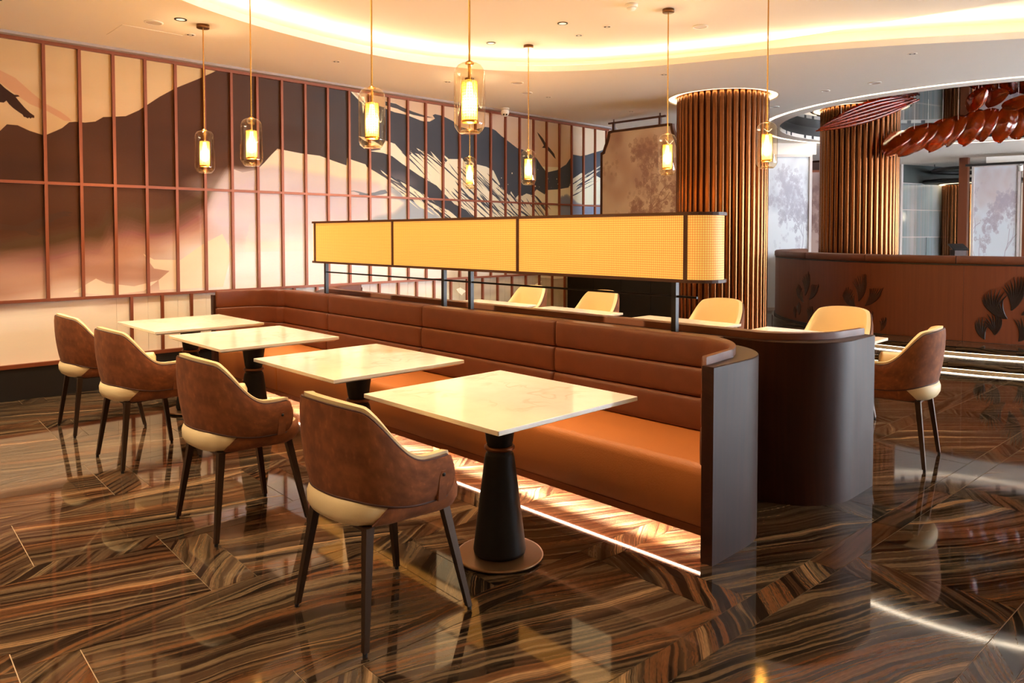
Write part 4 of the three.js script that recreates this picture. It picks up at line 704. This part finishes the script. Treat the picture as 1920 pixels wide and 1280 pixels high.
{
  const sf = thing('soffit', 'white dropped soffit above the far panels', 'soffit', [0, 0, 0], 0, null, 'structure');
  const q = [[13.3, -7.9], [13.62, -7.15], [14.42, -6.36], [14.9, -6.7], [15.2, -7.9]]; part('soffit_board', slab(q, [], 3.06, 3.28), M.ceiling, sf);
  part('soffit_beam', slab([[18.9, -4.55], [19.35, -2.3], [19.75, -2.4], [19.4, -4.65]], [], 3.05, 3.2), M.ceiling, sf);
  solo('wood_post', box(13.45, 13.66, 0, 3.28, -7.3, -7.05), M.redWood, 'brown wooden post left of the pale grey floral panel', 'post');
  solo('wood_post', box(19.58, 19.74, 0, 3.28, -5.26, -5.08), M.redWood, 'brown wooden post left of the far floral panel', 'post');
  solo('wood_post', box(19.6, 19.78, 0, 3.28, -4.0, -3.74), M.redWood, 'brown wooden post at the picture edge right of floral panel', 'post');
  solo('wood_ceiling', box(15.0, 18.6, 2.96, 3.0, -7.89, -6.55), M.wood, 'dark brown low ceiling over the reddish floral panel', 'soffit', null, 'structure');
  // tall glass wall of the alcove
  const gw = thing('glass_wall', 'grey-green ribbed glass wall in the alcove beyond the booth', 'glass wall', [20.3, 0, -6.75], -Math.atan2(0.65, 2.2));
  const glassTex = canvasTex(512, 512, (c) => { seed = 3; c.fillStyle = '#7f8a8c'; c.fillRect(0, 0, 512, 512); for (let i = 0; i < 140; i++) { c.fillStyle = ['rgba(150,162,168,.25)', 'rgba(104,118,118,.3)', 'rgba(160,150,142,.25)'][i % 3]; c.fillRect(rr(0, 512), 0, rr(2, 22), 512); } });
  const gm = phy({ map: glassTex, roughness: 0.22, clearcoat: 1, clearcoatRoughness: 0.05 });
  for (const [y0, y1, xs] of [[0, 1.42, [0, 1.05, 2.4]], [1.44, 2.12, [0, 2.0, 2.4]], [2.14, 2.8, [0, 2.4]]]) for (let i = 0; i < xs.length - 1; i++) part('glass_panel', faceUV(box(xs[i] + 0.012, xs[i + 1] - 0.012, y0, y1, -0.03, 0), 'x', xs[i], xs[i] + 1.4, y0, y0 + 1.4), gm, gw);
  part('joint_grid', box(0, 2.4, 0, 3.28, -0.06, -0.028), M.paleFrame, gw);
  part('top_panel', box(0, 2.4, 2.82, 3.28, -0.028, 0.0), std({ color: '#4a504e', roughness: 0.2 }), gw);
  part('side_frame', box(-0.08, 0, 0, 3.28, -0.06, 0.05), M.paleFrame, gw);
  const c3 = column([22.15, -5.75], 2.78, 'distant bronze-finned column in the alcove with wall lamp');
  const k = thing('canopy_disc', 'black round canopy with warm underside above the distant column', 'canopy', [21.9, 0, -5.6], 0, null, 'structure');
  part('disc', lathe([[0, 2.9], [1.15, 2.9], [1.2, 2.87], [1.2, 2.82], [1.1, 2.8], [0, 2.8]], 56), M.black, k);
  part('glow_ring_light', lathe([[0.62, 2.795], [0.72, 2.795], [0.72, 2.799], [0.62, 2.799], [0.62, 2.795]], 48), M.halo, k);
  for (let i = 0; i < 8; i++) { const p = (q) => [21.9 + 0.67 * Math.cos(q / 8 * 6.2832), 2.79, -5.6 + 0.67 * Math.sin(q / 8 * 6.2832)]; lineLight('glow_ring_light', p(i), p(i + 1), [0, -1, 0], 0.08, WARM, L.halo * 0.6); }
  const k2 = thing('canopy_ring', 'black ring hanging above the round canopy in the alcove', 'canopy', [21.4, 0, -5.35], 0, null, 'structure'); part('ring', new THREE.TorusGeometry(0.95, 0.05, 10, 64).rotateX(Math.PI / 2).translate(0, 3.12, 0), M.black, k2);
  for (let i = 0; i < 3; i++) part('hanger', cyl(0.008, 0.008, 3.12, 3.62, 0.95 * Math.cos(i * 2.1), 0.95 * Math.sin(i * 2.1), 8), M.black, k2);
  const wl = thing('wall_lamp', 'small white glass lamp on the distant bronze column', 'lamp', [21.45, 1.98, -5.4]);
  part('bracket', box(-0.01, 0.12, -0.015, 0.015, -0.1, 0.01), M.brass, wl); part('lamp_glass', cyl(0.055, 0.055, -0.13, 0.13, 0, 0, 20), std({ color: '#fff', emissive: new THREE.Color(1, 0.86, 0.62), emissiveIntensity: 5 }), wl); part('lamp_cap', cyl(0.06, 0.06, 0.13, 0.15, 0, 0, 20), M.brass, wl);
  const pl = new THREE.PointLight(SOFT, 0.5); pl.name = 'wall_lamp'; pl.position.set(21.45, 1.98, -5.4); scene.add(pl);
}

{
  const hs = thing('host_stand', 'small dark stand showing above the booth before distant column', 'stand', [18.49, 0, -4.95], 0.8);
  part('pedestal', rbox(-0.09, 0.09, 0, 1.16, -0.13, 0.13, 0.006), M.wood, hs); part('sloped_top', rbox(-0.13, 0.13, -0.015, 0.015, -0.17, 0.17, 0.005).rotateZ(0.5).translate(0, 1.22, 0), M.blackWood, hs);
  const bt = solo('track_beam', slab([[18.7, -4.9], [18.9, -2.4], [18.98, -2.4], [18.78, -4.9]], [], 3.0, 3.05), M.black, 'black lighting track below the white soffit', 'track', null, 'structure');
  const sl = thing('spotlight', 'small white spotlight below the soffit at the picture edge', 'spotlight', [18.85, 2.93, -3.9]); part('arm', cyl(0.01, 0.01, 0.03, 0.07, 0, 0, 10), M.whitePlastic, sl); part('head', cyl(0.045, 0.05, -0.07, 0.05, 0, 0, 20).rotateZ(0.5), M.whitePlastic, sl);
}
// ------------------------------------------------------------------ amber glass chandelier
{
  const ch = thing('glass_chandelier', 'amber ribbed-glass leaf chandelier hanging on wires under the black recess', 'chandelier', [12.3, 3.505, -3.7]), O = ch.position;
  const leaf = (len, wid, cup, bend, n = 14) => { const st = []; for (let i = 0; i <= n; i++) { const t = i / n, w = wid * Math.pow(Math.sin(Math.PI * clamp(0.04 + 0.93 * t)), 0.62) / 2, y = len * (t - 0.5), zb = bend * Math.sin(Math.PI * t), s = []; for (let k = 0; k <= 16; k++) { const a = -1 + k / 8; s.push([w * a, y, zb - cup * w * a * a + 0.009 * Math.cos(a * 9.4)]); } for (let k = 16; k >= 0; k--) { const a = -1 + k / 8; s.push([w * a, y, zb - cup * w * a * a - 0.012 * (1 - a * a) - 0.002]); } st.push(s); } return loft(st, { crease: 1.0 }); };
  const lg = leaf(0.52, 0.34, 1.1, 0.1), lg2 = leaf(0.46, 0.3, 1.5, 0.06);
  const wireTo = (m, x, y, z) => { const w = part('wire', cyl(0.002, 0.002, 0, 1, 0, 0, 6), M.wire, ch); w.position.set(x - O.x, y - O.y, z - O.z); w.scale.y = Math.max(0.02, 3.505 - y); };
  const put = (x, y, z, g, rot, s = 1) => { const m = part('leaf', g, M.amber, ch); m.position.set(x - O.x, y - O.y, z - O.z); m.rotation.set(...rot); m.scale.setScalar(s); wireTo(m, x, y + 0.12, z); };
  const row = [[11.9, 2.84, -3.98], [12.05, 2.88, -3.84], [12.2, 2.93, -3.7], [12.36, 2.97, -3.55], [12.53, 3.03, -3.39], [12.7, 3.08, -3.22], [12.87, 3.12, -3.05], [13.05, 3.14, -2.87], [13.24, 3.16, -2.7], [13.45, 3.2, -2.5]];
  row.forEach(([x, y, z], i) => put(x, y, z, i % 2 ? lg : lg2, [0.25, -0.75 + i * 0.07, -0.75 + i * 0.085], 1.12));
  for (let i = 0; i < 9; i++) put(11.6 + 0.24 * i, 3.3 + 0.02 * Math.sin(i * 2), -2.9 + 0.18 * i - 0.4 * (i > 4 ? 1 : 0), i % 2 ? lg2 : lg, [1.1 + 0.1 * i, -0.6 + 0.3 * i, 0.6 - 0.2 * i], 0.75);
  // the long feather in front of the column
  for (let k = 0; k < 6; k++) {
    const st = [], o = (k - 2.5) * 0.034, n = 22;
    for (let i = 0; i <= n; i++) { const t = i / n, len = 1 - 0.05 * Math.abs(k - 1), T = t * len + 0.02 * k, x = 10.81 + 1.06 * T, z = -4.78 + 1.03 * T, y = 3.03 + 0.46 * Math.pow(T, 0.85) + o * Math.pow(Math.sin(Math.PI * clamp(0.02 + t * 0.9)), 0.7) * 1.5, r = 0.028 * Math.pow(Math.sin(Math.PI * clamp(0.02 + 0.9 * t)), 0.6) + 0.002; const s = []; for (let j = 0; j < 8; j++) { const a = j / 8 * 6.283; s.push([x - O.x - 0.7 * r * 0.6 * Math.cos(a) + (k % 2) * 0.012, y - O.y + r * Math.sin(a) * 1.15, z - O.z + 0.7 * r * 0.6 * Math.cos(a)]); } st.push(s); }
    part('feather_strand', loft(st, { crease: 1.2 }), M.amber, ch);
  }
  for (const t of [0.25, 0.6, 0.9]) wireTo(null, 10.81 + 1.06 * t, 3.06 + 0.46 * t, -4.78 + 1.03 * t);
}

// ------------------------------------------------------------------ fittings in the ceiling
{
  const roomSpot = (x, y, z, k, tx = x, tz = z) => { const s = new THREE.SpotLight(new THREE.Color(1, 0.79, 0.53), L.room * k, 0, 0.78, 1, 2); s.name = 'downlight'; s.position.set(x, y - 0.02, z); s.target.position.set(tx, 0, tz); s.shadow.radius = 2; scene.add(s, s.target); };
  const down = (x, y, z, label, k = 0) => { if (k) roomSpot(x, y, z, k); const d = thing('downlight', label, 'downlight', [x, y, z], 0, 'recessed downlights'); part('trim_ring', lathe([[0.032, -0.004], [0.045, -0.004], [0.045, 0.001], [0.032, 0.001], [0.032, -0.004]], 24), M.ceiling, d); part('baffle', cyl(0.033, 0.033, -0.002, 0.001, 0, 0, 20), M.black, d); part('lens', cyl(0.014, 0.014, -0.004, -0.001, 0, 0, 16), M.whitePlastic, d); return d; };
  const disc = (x, y, z, label, r = 0.075) => { const d = thing('ceiling_speaker', label, 'speaker', [x, y, z], 0, 'round ceiling covers'); part('rim', lathe([[r - 0.012, -0.007], [r, -0.005], [r, 0.001], [r - 0.012, 0.001], [r - 0.012, -0.007]], 28), M.whitePlastic, d); part('grille', cyl(r - 0.012, r - 0.012, -0.003, 0.001, 0, 0, 24), M.paleFrame, d); };
  down(5.68, 3.48, -4.92, 'small dark downlight in raised ceiling, left one of a pair'); down(5.64, 3.48, -4.53, 'small dark downlight in raised ceiling, right one of a pair');
  down(2.59, 3.28, -6.83, 'small downlight in lower ceiling beside the leftmost pendant', 1); down(5.54, 3.28, -6.82, 'small downlight in lower ceiling left of the largest pendant', 0.8);
  down(7.1, 3.28, -6.67, 'small downlight in lower ceiling right of the mural camera', 0.7); down(7.04, 3.28, -4.84, 'small downlight just below the cove beside a pendant rod');
  down(8.0, 3.28, -2.58, 'small downlight between the cove and the mirrored recess'); down(8.79, 3.28, -6.61, 'small downlight above the mauve floral screen');
  down(1.15, 3.28, -6.83, 'small downlight in lower ceiling outside the picture above mural start', 1); down(4.07, 3.28, -6.83, 'small downlight in lower ceiling between the cove and mural', 0.9);
  [[0.4, -6.2], [0.2, -4.6], [-0.3, -3], [-0.5, -1.2], [0.4, 0.6]].forEach(([x, z], i) => down(x, x < 0 ? 3.28 : 3.28, z, ['first', 'second', 'third', 'fourth', 'fifth'][i] + ' added aisle downlight out of view, counted from the mural wall', 1.5));  // extra unseen lamps, added to warm the chair backs and floor
  disc(2.22, 3.28, -6.65, 'round ceiling cover above the left end of the mural'); disc(6.28, 3.48, -3.91, 'round ceiling cover in the raised ceiling beside a pendant canopy'); disc(6.17, 3.28, -6.3, 'round ceiling cover just below the cove, above another cover');
  disc(6.69, 3.28, -6.66, 'round ceiling cover nearest the white dome camera'); disc(9.2, 3.28, -3.37, 'round ceiling cover above the mirrored recess edge'); disc(9.26, 3.28, -3.98, 'smaller round ceiling cover left of another near recess', 0.055); disc(9.9, 3.28, -4.97, 'round ceiling cover beside the column halo', 0.07);
  const sd = thing('smoke_detector', 'white dome smoke detector on the raised ceiling at top edge', 'smoke detector', [5.25, 3.48, -3.95]); part('base', lathe([[0, -0.03], [0.05, -0.03], [0.055, -0.02], [0.055, 0.001], [0, 0.001]], 28), M.whitePlastic, sd); part('chamber', lathe([[0, -0.055], [0.025, -0.053], [0.038, -0.042], [0.04, -0.03], [0, -0.03]], 28), M.whitePlastic, sd);
  const cam = thing('security_camera', 'white dome security camera at the top of the mural', 'camera', [7.26, 3.28, -7.66]); part('mount', lathe([[0, -0.03], [0.06, -0.03], [0.062, 0.001], [0, 0.001]], 28), M.whitePlastic, cam); part('ball', new THREE.SphereGeometry(0.058, 24, 16).translate(0, -0.065, 0), M.whitePlastic, cam); for (const s of [-1, 1]) part('lens', new THREE.SphereGeometry(0.013, 12, 8).translate(-0.03 + s * 0.016, -0.1, 0.035 + s * 0.012), M.black, cam);
  solo('access_panel', box(2.05, 2.55, 3.2775, 3.2805, -7.35, -6.9), M.ceiling, 'flush white access panel in lower ceiling near the mural', 'access panel');
}
// ------------------------------------------------------------------ downlights over the tables
for (const [x, z, y, k, where] of [[2.35, -2.42, 3.48, 1, 'the nearest front table'], [2.35, -3.75, 3.48, 1, 'the second front table'], [2.35, -5.1, 3.48, 1, 'the third front table'], [2.35, -6.4, 3.28, 0.85, 'the mural-end front table'], [5.25, -2.3, 3.48, 0.9, 'the table at the bench end'], [5.25, -3.5, 3.48, 0.9, 'the table near the column'], [5.25, -4.75, 3.48, 0.9, 'the table between cream chairs'], [5.25, -5.75, 3.48, 0.9, 'the far table by the mural']]) {
  const d = thing('table_spotlight', 'recessed spotlight in the ceiling above ' + where, 'spotlight', [x, y, z], 0, 'table spotlights');
  part('trim_ring', lathe([[0.035, -0.005], [0.05, -0.005], [0.05, 0.001], [0.035, 0.001], [0.035, -0.005]], 24), M.black, d);
  part('lamp_lens', cyl(0.035, 0.035, -0.003, 0.001, 0, 0, 20), std({ color: '#fff', emissive: SOFT, emissiveIntensity: 0.7 }), d);
  const s = new THREE.SpotLight(new THREE.Color(1, 0.83, 0.6), L.spot * k, 0, 0.52, 0.75, 2); s.name = 'table_spotlight'; s.position.set(x, y - 0.02, z); s.target.position.set(x + (x < 4 ? 0.1 : -0.05), 0, z + 0.05); s.shadow.radius = 2; s.castShadow = true; scene.add(s, s.target);
}
scene.traverse((o) => { if (o.isLight) o.castShadow = true; });
renderer.render(scene, camera);
